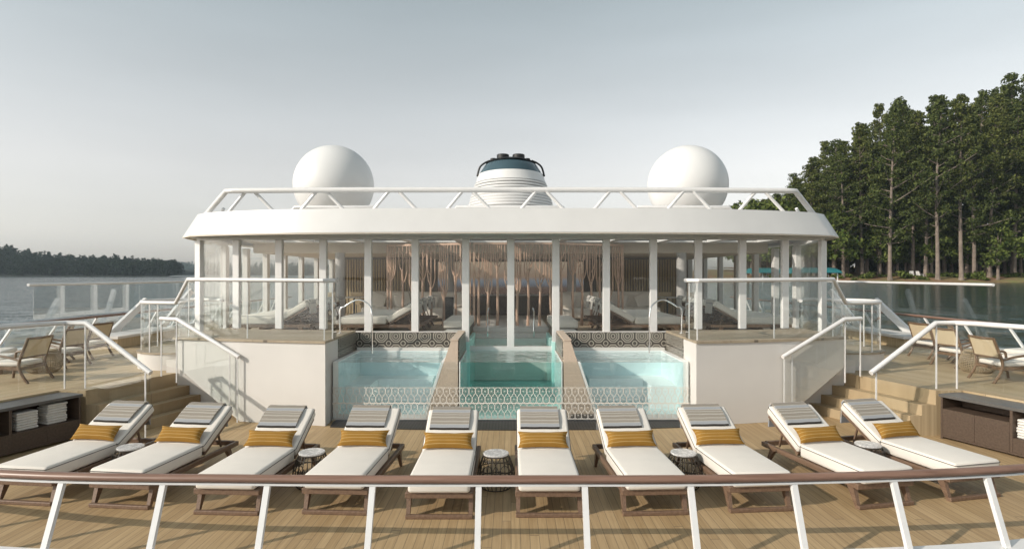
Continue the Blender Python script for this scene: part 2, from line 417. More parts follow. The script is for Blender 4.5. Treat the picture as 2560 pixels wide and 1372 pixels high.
# ------------------------------------------------------------------ mesh helpers
class MB:
    def __init__(s):
        s.v = []; s.f = []; s.uv = {}
    def add(s, vs, fs, uvs=None):
        o = len(s.v)
        s.v += [Vector(p) for p in vs]
        for i, f in enumerate(fs):
            if uvs: s.uv[len(s.f)] = uvs[i]
            s.f.append([k + o for k in f])
        return s
    def box(s, x0, x1, y0, y1, z0, z1, mat=None):
        vs = [Vector((x, y, z)) for x in (x0, x1) for y in (y0, y1) for z in (z0, z1)]
        if mat: vs = [mat @ p for p in vs]
        return s.add(vs, [(0, 1, 3, 2), (4, 6, 7, 5), (0, 4, 5, 1), (2, 3, 7, 6), (0, 2, 6, 4), (1, 5, 7, 3)])
    def rbox(s, x0, x1, y0, y1, z0, z1, b=0.02, seg=3, mat=None):
        bm = bmesh.new()
        vs = [bm.verts.new((x, y, z)) for x in (x0, x1) for y in (y0, y1) for z in (z0, z1)]
        for f in [(0, 1, 3, 2), (4, 6, 7, 5), (0, 4, 5, 1), (2, 3, 7, 6), (0, 2, 6, 4), (1, 5, 7, 3)]:
            bm.faces.new([vs[i] for i in f])
        bmesh.ops.bevel(bm, geom=list(bm.edges) + list(bm.verts), offset=b, segments=seg, profile=0.5, affect='EDGES')
        bm.verts.index_update()
        vv = [(mat @ v.co) if mat else v.co.copy() for v in bm.verts]
        ff = [[v.index for v in f.verts] for f in bm.faces]
        bm.free()
        return s.add(vv, ff)
    def prism(s, poly, z0, z1, mat=None):
        n = len(poly)
        vs = [Vector((p[0], p[1], z0)) for p in poly] + [Vector((p[0], p[1], z1)) for p in poly]
        if mat: vs = [mat @ p for p in vs]
        fs = [tuple(range(n))[::-1], tuple(range(n, 2 * n))] + [(i, (i + 1) % n, n + (i + 1) % n, n + i) for i in range(n)]
        return s.add(vs, fs)
    def slab(s, pts, off):                      # any planar polygon in space thickened by a vector
        n = len(pts); off = Vector(off)
        a = [Vector(p) for p in pts]; b = [p + off for p in a]
        return s.add(a + b, [tuple(range(n))[::-1], tuple(range(n, 2 * n))] + [(i, (i + 1) % n, n + (i + 1) % n, n + i) for i in range(n)])
    def sweep(s, path, section, closed=False, cap=True, scales=None):
        path = [Vector(p) for p in path]; n = len(path); m = len(section)
        rings = []
        last = None
        for i, p in enumerate(path):
            if closed: t = path[(i + 1) % n] - path[i - 1]
            else: t = path[min(i + 1, n - 1)] - path[max(i - 1, 0)]
            t.normalize()
            up = Vector((0, 0, 1))
            if abs(t.z) > 0.97: up = last if last is not None else Vector((0, 1, 0))
            side = t.cross(up).normalized(); up2 = side.cross(t).normalized()
            if abs(t.z) <= 0.97: last = up2 if abs(t.z) > 0.5 else None
            k = scales[i] if scales else 1
            rings.append([p + side * a * k + up2 * b * k for a, b in section])
        vs = [q for r in rings for q in r]
        fs = []
        for i in range(n if closed else n - 1):
            j = (i + 1) % n
            for k in range(m):
                fs.append((i * m + k, i * m + (k + 1) % m, j * m + (k + 1) % m, j * m + k))
        if cap and not closed:
            fs.append(tuple(range(m))[::-1]); fs.append(tuple((n - 1) * m + k for k in range(m)))
        return s.add(vs, fs)
    def tube(s, path, r, n=8, closed=False, scales=None):
        path = [Vector(p) for p in path]
        N = len(path); rings = []; prev = None
        for i, p in enumerate(path):
            if closed: t = path[(i + 1) % N] - path[i - 1]
            else: t = path[min(i + 1, N - 1)] - path[max(i - 1, 0)]
            if t.length < 1e-9: t = Vector((0, 0, 1))
            t.normalize()
            if prev is None:
                a = Vector((0, 0, 1)) if abs(t.z) < 0.9 else Vector((1, 0, 0))
                prev = (a - t * a.dot(t)).normalized()
            else:
                prev = (prev - t * prev.dot(t)).normalized()
            b = t.cross(prev); k = r * (scales[i] if scales else 1)
            rings.append([p + (prev * math.cos(2 * PI * j / n) + b * math.sin(2 * PI * j / n)) * k for j in range(n)])
        vs = [q for rr in rings for q in rr]; fs = []
        for i in range(N if closed else N - 1):
            j = (i + 1) % N
            for k in range(n):
                fs.append((i * n + k, i * n + (k + 1) % n, j * n + (k + 1) % n, j * n + k))
        if not closed:
            fs.append(tuple(range(n))[::-1]); fs.append(tuple((N - 1) * n + k for k in range(n)))
        return s.add(vs, fs)
    def bar(s, p0, p1, w, h):
        return s.sweep([p0, p1], [(-w / 2, -h / 2), (w / 2, -h / 2), (w / 2, h / 2), (-w / 2, h / 2)])
    def taper(s, p0, p1, a0, a1):               # square leg, a0 at p0 and a1 at p1, horizontal ends
        vs = []
        for p, a in ((p0, a0), (p1, a1)):
            ax, ay = a
            vs += [(p[0] + sx * ax / 2, p[1] + sy * ay / 2, p[2]) for sx, sy in ((-1, -1), (1, -1), (1, 1), (-1, 1))]
        return s.add(vs, [(3, 2, 1, 0), (4, 5, 6, 7)] + [(i, (i + 1) % 4, 4 + (i + 1) % 4, 4 + i) for i in range(4)])
    def lathe(s, prof, n=32, c=(0, 0), sx=1.0, sy=1.0):
        vs = []
        for r, z in prof:
            vs += [(c[0] + r * sx * math.cos(2 * PI * k / n), c[1] + r * sy * math.sin(2 * PI * k / n), z) for k in range(n)]
        fs = []
        for i in range(len(prof) - 1):
            for k in range(n):
                fs.append((i * n + k, i * n + (k + 1) % n, (i + 1) * n + (k + 1) % n, (i + 1) * n + k))
        if prof[0][0] > 1e-4: fs.append(tuple(range(n))[::-1])
        if prof[-1][0] > 1e-4: fs.append(tuple((len(prof) - 1) * n + k for k in range(n)))
        return s.add(vs, fs)
    def build(s, name, mat, parent=None, smooth=False, loc=None, normals=True):
        me = bpy.data.meshes.new(name)
        me.from_pydata([tuple(p) for p in s.v], [], s.f)
        if s.uv:
            ul = me.uv_layers.new(name='UVMap')
            for p in me.polygons:
                if p.index in s.uv:
                    for li, uv in zip(p.loop_indices, s.uv[p.index]): ul.data[li].uv = uv
        if normals:
            bm = bmesh.new(); bm.from_mesh(me)
            bmesh.ops.recalc_face_normals(bm, faces=bm.faces)
            bm.to_mesh(me); bm.free()
        me.materials.append(M[mat] if isinstance(mat, str) else mat)
        if smooth:
            me.polygons.foreach_set('use_smooth', [True] * len(me.polygons))
            try: me.set_sharp_from_angle(angle=R(38))
            except Exception: pass
        me.update()
        o = bpy.data.objects.new(name, me); COL.objects.link(o)
        if parent is not None: o.parent = parent
        if loc is not None: o.location = loc
        return o

def tag(o, label, cat, group=None):
    o['label'] = label; o['category'] = cat
    if group: o['group'] = group
    return o
def thing(name, label, cat, loc=(0, 0, 0), rotz=0.0, group=None):
    o = bpy.data.objects.new(name, None); COL.objects.link(o)
    o.empty_display_size = 0.2
    o.location = loc; o.rotation_euler = (0, 0, rotz)
    return tag(o, label, cat, group)
def struct(o):
    o['kind'] = 'structure'; return o
def dup(root, loc, rotz, label, scale=None):
    r = root.copy(); COL.objects.link(r); r.location = loc; r.rotation_euler = (0, 0, rotz)
    if scale is not None: r.scale = scale
    r['label'] = label
    for ch in list(root.children):
        c = ch.copy(); COL.objects.link(c); c.parent = r
        for g in list(ch.children):
            d = g.copy(); COL.objects.link(d); d.parent = c
    return r
def smoothpath(pts, k=8):
    pts = [Vector(p) for p in pts]; out = []
    for i in range(len(pts) - 1):
        p0 = pts[max(i - 1, 0)]; p1 = pts[i]; p2 = pts[i + 1]; p3 = pts[min(i + 2, len(pts) - 1)]
        for j in range(k):
            t = j / k
            out.append(0.5 * ((2 * p1) + (p2 - p0) * t + (2 * p0 - 5 * p1 + 4 * p2 - p3) * t * t + (3 * p1 - p0 - 3 * p2 + p3) * t ** 3))
    out.append(pts[-1]); return out
def interp(xs, ys, x):
    if x <= xs[0]: return ys[0]
    for i in range(len(xs) - 1):
        if x <= xs[i + 1]:
            t = (x - xs[i]) / (xs[i + 1] - xs[i]); return ys[i] + (ys[i + 1] - ys[i]) * t
    return ys[-1]
ORD = ['first', 'second', 'third', 'fourth', 'fifth', 'sixth', 'seventh', 'eighth', 'ninth', 'tenth', 'eleventh', 'twelfth', 'thirteenth', 'fourteenth', 'fifteenth', 'sixteenth']
SIDE = {-1: 'left', 1: 'right'}

# ------------------------------------------------------------------ water and decks
lk = MB().add([(-3000, -300, -1.0), (3000, -300, -1.0), (3000, 3000, -1.0), (-3000, 3000, -1.0)], [(0, 1, 2, 3)])
struct(lk.build('lake_water', 'lake'))

RAILX = [-8.0, -7.0, -4.51, -2.19, 0.0, 2.23, 4.68, 7.2, 8.2]
RAILY = [6.35, 5.85, 5.30, 5.17, 5.15, 5.19, 5.46, 6.2, 6.7]
rail_path = smoothpath([(x, y, 0) for x, y in zip(RAILX, RAILY)], 10)
edge = [(p.x, p.y - 0.25) for p in rail_path]
struct(MB().prism(edge + [(8.2, 11.5), (-8.0, 11.5)], -1.3, 0.0).build('sun_deck', 'deck'))

def terrace(s):
    P = [(6.2, 10.76), (6.68, 9.12), (6.88, 9.12), (8.02, 5.8), (11.25, 5.8), (11.25, 30), (7.0, 30), (7.0, 14.2), (6.4, 12.1), (6.15, 11.7)]
    P = [(s * x, y) for x, y in P]
    struct(MB().prism(P, -1.3, 0.69).build('side_deck', 'terrR' if s > 0 else 'terrL'))
for s in (-1, 1): terrace(s)

# ------------------------------------------------------------------ front railing
fr = thing('front_railing', 'long curved teak topped railing on leaning white posts across the foreground', 'railing')
sec = [(0.047 * math.cos(a) , 0.035 * math.sin(a)) for a in [2 * PI * k / 14 for k in range(14)]]
MB().sweep([(p.x, p.y, 0.693) for p in rail_path], sec).build('cap_rail', 'teak', fr, True)
MB().sweep([(p.x, p.y, 0.650) for p in rail_path], [(-0.026, -0.009), (0.026, -0.009), (0.026, 0.009), (-0.026, 0.009)]).build('rail_strip', 'metal', fr)
for i in range(-8, 8):
    x = -0.275 + 0.909 * i
    if not -7.6 < x < 7.6: continue
    y = interp([p.x for p in rail_path], [p.y for p in rail_path], x)
    y2 = interp([p.x for p in rail_path], [p.y for p in rail_path], x + 0.05)
    tx = Vector((0.05, y2 - y, 0)).normalized()
    a = Vector((x, y, 0.642)); b = Vector((x, y - 0.225, 0.10))
    dr = (a - b).normalized(); nb = tx.cross(dr).normalized()
    m = MB(); w, h = 0.025, 0.019
    vs = [p + tx * sx * w + nb * sy * h for p in (b, a) for sx, sy in ((-1, -1), (1, -1), (1, 1), (-1, 1))]
    m.add(vs, [(3, 2, 1, 0), (4, 5, 6, 7)] + [(k, (k + 1) % 4, 4 + (k + 1) % 4, 4 + k) for k in range(4)])
    m.build('post', 'metal', fr)
MB().sweep([(p.x, p.y - 0.20, 0.05) for p in rail_path], [(-0.09, -0.05), (0.09, -0.05), (0.09, 0.06), (-0.09, 0.06)]).build('kerb', 'metal', fr)

# ------------------------------------------------------------------ sun loungers
BACK = R(30); HY, HZ = 0.93, 0.405
def back_pt(sv, nv): return (HY + sv * math.cos(BACK) - nv * math.sin(BACK), HZ + sv * math.sin(BACK) + nv * math.cos(BACK))
def make_lounger(label, group, simple=False):
    t = thing('sun_lounger', label, 'sun lounger', group=group)
    m = MB()
    for sx in (-1, 1):
        m.rbox(sx * 0.315 - 0.024, sx * 0.315 + 0.024, 0.04, 1.66, 0.203, 0.262, 0.008, 2)
    m.rbox(-0.345, 0.345, -0.008, 0.038, 0.203, 0.262, 0.008, 2)
    m.rbox(-0.288, 0.288, 1.60, 1.655, 0.21, 0.268, 0.006, 2)
    m.rbox(-0.288, 0.288, 0.90, 0.95, 0.20, 0.25, 0.006, 2)
    for k in range(9): m.box(-0.289, 0.289, 0.08 + k * 0.09, 0.14 + k * 0.09, 0.243, 0.260)
    m.build('frame', 'lwood', t)
    for sx in (-1, 1):
        MB().taper((sx * 0.315, 0.02, 0.0), (sx * 0.315, 0.11, 0.205), (0.036, 0.035), (0.046, 0.09)).build('leg', 'lwood', t)
        MB().taper((sx * 0.315, 1.56, 0.0), (sx * 0.315, 1.44, 0.205), (0.03, 0.03), (0.046, 0.085)).build('leg', 'lwood', t)
    MB().rbox(-0.34, 0.34, -0.022, 0.022, 0.0, 0.042, 0.008, 2).build('foot_bar', 'lwood', t)
    c = MB().rbox(-0.312, 0.312, -0.045, 0.945, 0.265, 0.42, 0.034, 4).build('seat_cushion', 'fabric', t, True)
    def loop(x, y0, y1, z, r=0.03):
        pts = []
        for cx, cy, a0 in ((x - r, y1 - r, 0), (-x + r, y1 - r, 90), (-x + r, y0 + r, 180), (x - r, y0 + r, 270)):
            for k in range(4): pts.append((cx + r * math.cos(R(a0 + 30 * k)), cy + r * math.sin(R(a0 + 30 * k)), z))
        return pts
    if not simple: MB().tube(loop(0.314, -0.047, 0.947, 0.392), 0.0042, 6, True).build('piping', 'piping', c)
    rot = Matrix.Translation((0, HY, HZ)) @ Matrix.Rotation(BACK, 4, 'X')
    b = MB().rbox(-0.312, 0.312, 0.0, 0.705, -0.125, 0.0, 0.03, 4, rot).build('back_cushion', 'fabric', t, True)
    if not simple: MB().tube([rot @ Vector(p) for p in loop(0.314, -0.002, 0.707, -0.028)], 0.0042, 6, True).build('piping', 'piping', b)
    m = MB()
    for sx in (-1, 1):
        m.box(sx * 0.27 - 0.02, sx * 0.27 + 0.02, 0.0, 0.66, -0.165, -0.127, rot)
    for k in range(4): m.box(-0.249, 0.249, 0.1 + k * 0.16, 0.15 + k * 0.16, -0.158, -0.13, rot)
    y, z = back_pt(0.42, -0.16)
    for sx in (-1, 1): m.bar((sx * 0.22, y, z), (sx * 0.22, 1.45, 0.24), 0.02, 0.02)
    m.build('backrest_frame', 'lwood', t)
    return t

def pillow_mesh(w, h, th):
    m = MB(); N, K = 18, 10
    def pt(i, j, s):
        a = 2 * i / N - 1; b = 2 * j / K - 1
        x = a * w / 2 * (1 - 0.10 * (1 - b * b) * abs(a) ** 3); y = b * h / 2 * (1 - 0.13 * (1 - a * a))
        d = (1 - abs(a) ** 4) ** 0.6 * (1 - abs(b) ** 3) ** 0.7
        d *= 1 + 0.08 * math.sin(9 * a + 3 * b) * abs(b)
        return Vector((x, y, s * th / 2 * d))
    for s in (1, -1):
        vs = [pt(i, j, s) for j in range(K + 1) for i in range(N + 1)]
        fs, uvs = [], []
        for j in range(K):
            for i in range(N):
                q = (j * (N + 1) + i, j * (N + 1) + i + 1, (j + 1) * (N + 1) + i + 1, (j + 1) * (N + 1) + i)
                fs.append(q if s > 0 else q[::-1])
                u = [(i / N, j / K), ((i + 1) / N, j / K), ((i + 1) / N, (j + 1) / K), (i / N, (j + 1) / K)]
                uvs.append(u if s > 0 else u[::-1])
        m.add(vs, fs, uvs)
    return m

def towel_mesh(w, fold=0.335, hang=0.24, th=0.02, dx=-0.035, waver=0.0012):
    prof = []
    n = 9
    for k in range(n + 1): prof.append(back_pt(fold + (0.69 - fold) * k / n, 0.004 + 0.012 * math.sin(PI * k / n) ** 2))
    ty, tz = back_pt(0.71, -0.005)
    for a in (60, 20, -20):
        y0, z0 = back_pt(0.68, -0.035)
        prof.append((y0 + 0.05 * math.cos(R(a)), z0 + 0.05 * math.sin(R(a))))
    y0, z0 = prof[-1]
    for k in range(1, 6): prof.append((y0 + 0.004 * k, z0 - hang * k / 5))
    L = [0]
    for a, b in zip(prof, prof[1:]): L.append(L[-1] + math.hypot(b[0] - a[0], b[1] - a[1]))
    tot = L[-1]
    out = []
    for i, p in enumerate(prof):
        q0 = prof[max(i - 1, 0)]; q1 = prof[min(i + 1, len(prof) - 1)]
        t = Vector((q1[0] - q0[0], q1[1] - q0[1])).normalized(); nn = Vector((-t.y, t.x))
        out.append((p[0] + nn.x * th, p[1] + nn.y * th))
    m = MB(); K = 8
    vs = []
    for j in range(K + 1):
        x = dx + (j / K - 0.5) * w
        wv = waver * math.sin(j * 1.7)
        for q in (prof, out):
            for (y, z) in q: vs.append((x, y + wv * 0.5, z + wv))
    P = len(prof); fs, uvs = [], []
    for j in range(K):
        a0 = j * 2 * P; a1 = (j + 1) * 2 * P
        for i in range(P - 1):
            for o in (0, P):
                fs.append((a0 + o + i, a1 + o + i, a1 + o + i + 1, a0 + o + i + 1))
                uvs.append([(j / K, L[i] / tot), ((j + 1) / K, L[i] / tot), ((j + 1) / K, L[i + 1] / tot), (j / K, L[i + 1] / tot)])
        for i in (0, P - 1):
            fs.append((a0 + i, a1 + i, a1 + P + i, a0 + P + i)); uvs.append([(0, L[i] / tot * 0.99)] * 4)
    for j in (0, K):
        a0 = j * 2 * P
        for i in range(P - 1):
            fs.append((a0 + i, a0 + i + 1, a0 + P + i + 1, a0 + P + i)); uvs.append([(0, L[i] / tot), (0, L[i + 1] / tot), (0, L[i + 1] / tot), (0, L[i] / tot)])
    m.add(vs, fs, uvs)
    return m

FOOT = [(-5.2, 6.40, -6.5), (-4.11, 6.30, -6.5), (-2.905, 6.13, -3.5), (-1.80, 6.14, -3), (-0.72, 6.03, 0),
        (0.39, 6.07, 0), (1.477, 6.12, 3), (2.59, 6.21, 5), (3.955, 6.33, 11.5), (5.07, 6.56, 13)]
LW = ['at the far left end, beside the towel cabinet', 'second from left in the front row', 'third from left in the front row', 'fourth from left in the front row',
      'left of the central wire table in the front row', 'right of the central wire table in the front row', 'fourth from right in the front row',
      'third from right in the front row', 'second from right in the front row', 'at the far right end, beside the brown cabinet']
proto = make_lounger('cream cushioned teak lounger ' + LW[0], 'teak sun loungers in the front row')
pm = pillow_mesh(0.60, 0.215, 0.13)
pil0 = tag(pm.build('pillow', 'pillow', None, True, normals=False), 'x', 'pillow', 'mustard pillows on the front row of loungers')
tow0 = tag(towel_mesh(0.475).build('towel', 'towel', None, True), 'x', 'towel', 'striped towels on the front row of loungers')
for i, (x, y, a) in enumerate(FOOT):
    if i == 0: proto.location = (x, y, 0); proto.rotation_euler = (0, 0, R(a)); pl, tw_ = pil0, tow0
    else:
        dup(proto, (x, y, 0), R(a), 'cream cushioned teak lounger ' + LW[i])
        pl = pil0.copy(); COL.objects.link(pl); tw_ = tow0.copy(); COL.objects.link(tw_)
    pl['label'] = 'mustard striped pillow on the lounger ' + LW[i]
    tw_['label'] = 'grey striped towel over the lounger ' + LW[i]
    base = Matrix.Translation((x, y, 0)) @ Matrix.Rotation(R(a), 4, 'Z')
    py, pz = back_pt(0.108, 0.058)
    jit = ((i * 37) % 7 - 3) * 0.5
    pl.matrix_world = base @ Matrix.Translation((-0.01 + jit * 0.004, py, pz)) @ Matrix.Rotation(R(jit), 4, 'Z') @ Matrix.Rotation(BACK + R(17), 4, 'X')
    tw_.matrix_world = base @ Matrix.Translation((jit * 0.008, 0, 0)) @ Matrix.Rotation(R(jit * 0.9), 4, 'Z')

# ------------------------------------------------------------------ wire side tables
def wire_table(loc, label, mat='rattan', k=1.0, group='round wire side tables between the loungers', wires=24, prof=None, rings=None, top=True):
    t = thing('side_table', label, 'side table', loc, 0.3, group)
    prof = prof or [(0.165, 0.006), (0.197, 0.06), (0.213, 0.13), (0.207, 0.20), (0.18, 0.29), (0.147, 0.372)]
    m = MB()
    for i in range(wires):
        a = 2 * PI * i / wires
        lo, hi = 0, len(prof)
        path = smoothpath([(r * math.cos(a), r * math.sin(a), z) for r, z in prof], 3)
        m.tube(path, 0.0046 * k, 5)
    for z in (rings or [0.006, 0.10, 0.215, 0.325, 0.372]):
        r = interp([p[1] for p in prof], [p[0] for p in prof], z)
        m.tube([(r * math.cos(2 * PI * j / 28), r * math.sin(2 * PI * j / 28), z) for j in range(28)], 0.0058 * k, 5, True)
    if top:
        for i in range(6):                      # crossing arches of the cage
            a0 = 2 * PI * i / 6
            path = []
            for j in range(11):
                u = j / 10; a = a0 + u * 2 * PI / 4
                z = 0.06 + 0.23 * math.sin(PI * u); r = interp([p[1] for p in prof], [p[0] for p in prof], z)
                path.append((r * math.cos(a), r * math.sin(a), z))
            m.tube(path, 0.0042, 5)
    m.build('wire_cage', mat, t, True)
    zt = prof[-1][1]; rt = prof[-1][0]
    MB().lathe([(0.02, zt + 0.004), (rt - 0.006, zt + 0.004), (rt, zt + 0.01), (rt, zt + 0.022), (rt - 0.006, zt + 0.027), (0.0001, zt + 0.027)], 36).build('table_top', 'marble' if top else mat, t, True)
    return t
for loc, lab in (((-4.55, 7.18, 0), 'low wire table half hidden between the two leftmost loungers'),
                 ((-2.31, 6.97, 0), 'wire table with marble top between the third and fourth loungers from the left'),
                 ((-0.17, 6.93, 0), 'wire table with marble top between the two middle loungers'),
                 ((2.0, 6.95, 0), 'wire table with marble top between the third and fourth loungers from the right'),
                 ((4.34, 7.29, 0), 'low wire table half hidden between the two rightmost loungers')):
    wire_table(loc, lab)

# ------------------------------------------------------------------ pool front: glass, tubs, dividers
pf = thing('lattice_glass_wall', 'long clear glass pool front with a white lattice band along its foot', 'glass wall')
MB().box(-2.975, 2.975, 9.985, 10.0, 0.045, 1.0).build('glass_pane', 'glass', pf)
MB().add([(-2.97, 9.981, 0.045), (2.97, 9.981, 0.045), (2.97, 9.981, 0.575), (-2.97, 9.981, 0.575)], [(0, 1, 2, 3)]).build('lattice_band', 'lattice', pf)
MB().box(-2.975, 2.975, 9.97, 10.02, 0.0, 0.042).build('base_rail', 'chrome', pf)
struct(MB().prism([(-2.95, 9.965), (-2.9, 9.62), (-1.5, 9.47), (0, 9.43), (1.5, 9.47), (2.9, 9.62), (2.95, 9.965)], 0.0, 0.012).build('drain_grate', 'grate'))

for s in (-1, 1):
    d = thing('pool_divider', 'beige tapering wall between the %s hot tub and the teal middle pool' % SIDE[s], 'wall', group='tapering pool divider walls')
    poly = [(0.885, 0.05), (1.42, 0.05), (1.0, 1.345), (0.885, 1.345)]
    MB().slab([(s * x, 10.03, z) for x, z in poly], (0, 1.56, 0)).build('divider_wall', 'beige', d)
    MB().box(min(s * 0.88, s * 1.012), max(s * 0.88, s * 1.012), 10.02, 11.58, 1.345, 1.368).build('divider_cap', 'beige', d)
    MB().box(min(s * 0.868, s * 0.8845), max(s * 0.868, s * 0.8845), 10.10, 11.58, 1.02, 1.34).build('tile_panel', 'tile', d)

    h = thing('hot_tub', 'white hot tub with pale blue water and patterned tile surround on the %s' % SIDE[s], 'hot tub', group='two white hot tubs beside the middle pool')
    x0, x1 = sorted((s * 2.97, s * 1.0))
    m = MB()
    m.box(x0, x1, 10.03, 11.62, 0.046, 0.12)                                       # floor
    m.box(x0, x1, 11.50, 11.60, 0.12, 0.995)                                       # back
    a, b = sorted((s * 2.97, s * 2.88)); m.box(a, b, 10.03, 11.498, 0.121, 0.995)  # outer wall
    a, b = sorted((s * 2.878, s * 2.45)); m.box(a, b, 10.45, 11.498, 0.121, 0.52)  # bench
    a, b = sorted((s * 2.448, s * 1.45)); m.box(a, b, 11.1, 11.498, 0.121, 0.52)
    poly = [(1.425, 0.121), (1.46, 0.121), (1.06, 0.995), (1.119, 0.98)]
    m.slab([(s * 1.405, 10.03, 0.121), (s * 1.45, 10.03, 0.121), (s * 1.16, 10.03, 0.995), (s * 1.118, 10.03, 0.995)], (0, 1.468, 0))
    m.build('basin', 'tub', h)
    m = MB()
    m.slab([(s * 2.878, 10.012, 0.125), (s * 1.46, 10.012, 0.125), (s * 1.168, 10.012, 0.985), (s * 2.878, 10.012, 0.985)], (0, 1.484, 0))
    m.build('water', 'tubwater', h)
    m = MB()
    a, b = sorted((s * 2.99, s * 1.0))
    m.box(a, b, 11.603, 11.655, 0.99, 1.33)
    a, b = sorted((s * 2.992, s * 3.03)); m.box(a, b, 10.42, 11.655, 1.0, 1.33)
    m.build('tile_surround', 'tile', h)
    m = MB()
    a, b = sorted((s * 2.955, s * 1.02)); m.box(a, b, 11.52, 11.602, 0.997, 1.045)
    m.build('rim', 'white', h)
    sp = thing('water_spout', 'arched chrome water spout over the %s hot tub' % SIDE[s], 'spout', group='arched chrome spouts over the hot tubs')
    path = [(s * 3.13, 11.0, 1.37), (s * 3.13, 11.0, 1.80)]
    for k in range(1, 13):
        u = k / 12
        path.append((s * (3.13 - 0.60 * math.sin(u * PI / 2)), 11.0 - 0.1 * u, 1.80 + 0.20 * math.sin(min(1, u * 2.2) * PI / 2) - 0.46 * max(0, u - 0.25) ** 2))
    p = path[-1]
    path += [(p[0] - s * 0.01, p[1], p[2] - 0.1), (p[0] - s * 0.012, p[1], 1.02)]
    MB().tube(smoothpath(path, 3), 0.015, 10).build('pipe', 'chrome', sp, True)
    MB().lathe([(0.05, 1.371), (0.05, 1.383), (0.03, 1.39), (0.0001, 1.39)], 20, (s * 3.13, 11.0)).build('base_flange', 'chrome', sp, True)

pool = thing('middle_pool', 'teal glass fronted middle pool running back under the pavilion windows', 'pool')
m = MB()
m.box(-0.865, 0.865, 10.03, 14.3, 0.046, 0.10)
m.box(-0.866, -0.80, 11.66, 13.6, 0.101, 1.14); m.box(0.80, 0.866, 11.66, 13.6, 0.101, 1.14)
m.box(-0.866, 0.866, 13.62, 14.3, 0.101, 1.0)
m.build('basin', 'teal', pool)
MB().box(-0.864, -0.845, 10.03, 11.6, 0.101, 0.99).box(0.845, 0.864, 10.03, 11.6, 0.101, 0.99).build('side_lining', 'tub', pool)
MB().box(-0.84, 0.84, 10.012, 11.62, 0.102, 0.985).box(-0.79, 0.79, 11.62, 13.6, 0.102, 0.985).build('water', 'poolwater', pool)
m = MB()
m.box(-0.79, 0.79, 13.3, 13.615, 0.11, 1.03); m.box(-0.864, 0.864, 13.62, 14.0, 1.001, 1.11); m.box(-0.9, 0.9, 14.0, 14.5, 1.001, 1.21)
m.build('entry_step', 'white', pool)
for s in (-1, 1):
    pl_ = thing('grab_pole', 'slim chrome pole rising from the %s of the pool steps' % SIDE[s], 'pole', group='chrome poles by the pool steps')
    MB().tube([(s * 0.52, 13.5, 1.03), (s * 0.52, 13.5, 1.62), (s * 0.50, 13.56, 1.68), (s * 0.5, 13.75, 1.68)], 0.018, 8).build('tube', 'chrome', pl_, True)

# ------------------------------------------------------------------ raised platforms, stairs, landings, glass balustrades
def posts_and_glass(root, path, z0f, rail_r=0.032, posts=(), glass=True, gap=0.06, gbot=0.05, pr=0.013):
    """handrail along path (top), posts at chosen points (x,y,zbottom,ztop), glass between path and z0f"""
    MB().tube(path, rail_r, 10).build('handrail', 'metal', root, True)
    for (x, y, a, b) in posts: MB().bar((x, y, a), (x, y, b), 0.019, 0.016).build('post', 'metal', root)
    if glass:
        for p, q in zip(path, path[1:]):
            p = Vector(p); q = Vector(q)
            if (q - p).length < 0.03: continue
            dr = Vector((q.x - p.x, q.y - p.y, 0))
            n = Vector((-dr.y, dr.x, 0)).normalized() * 0.006
            a, b = z0f(p), z0f(q)
            MB().slab([(p.x, p.y, a), (q.x, q.y, b), (q.x, q.y, q.z - 0.04), (p.x, p.y, p.z - 0.04)], n).build('glass_panel', 'glass', root)

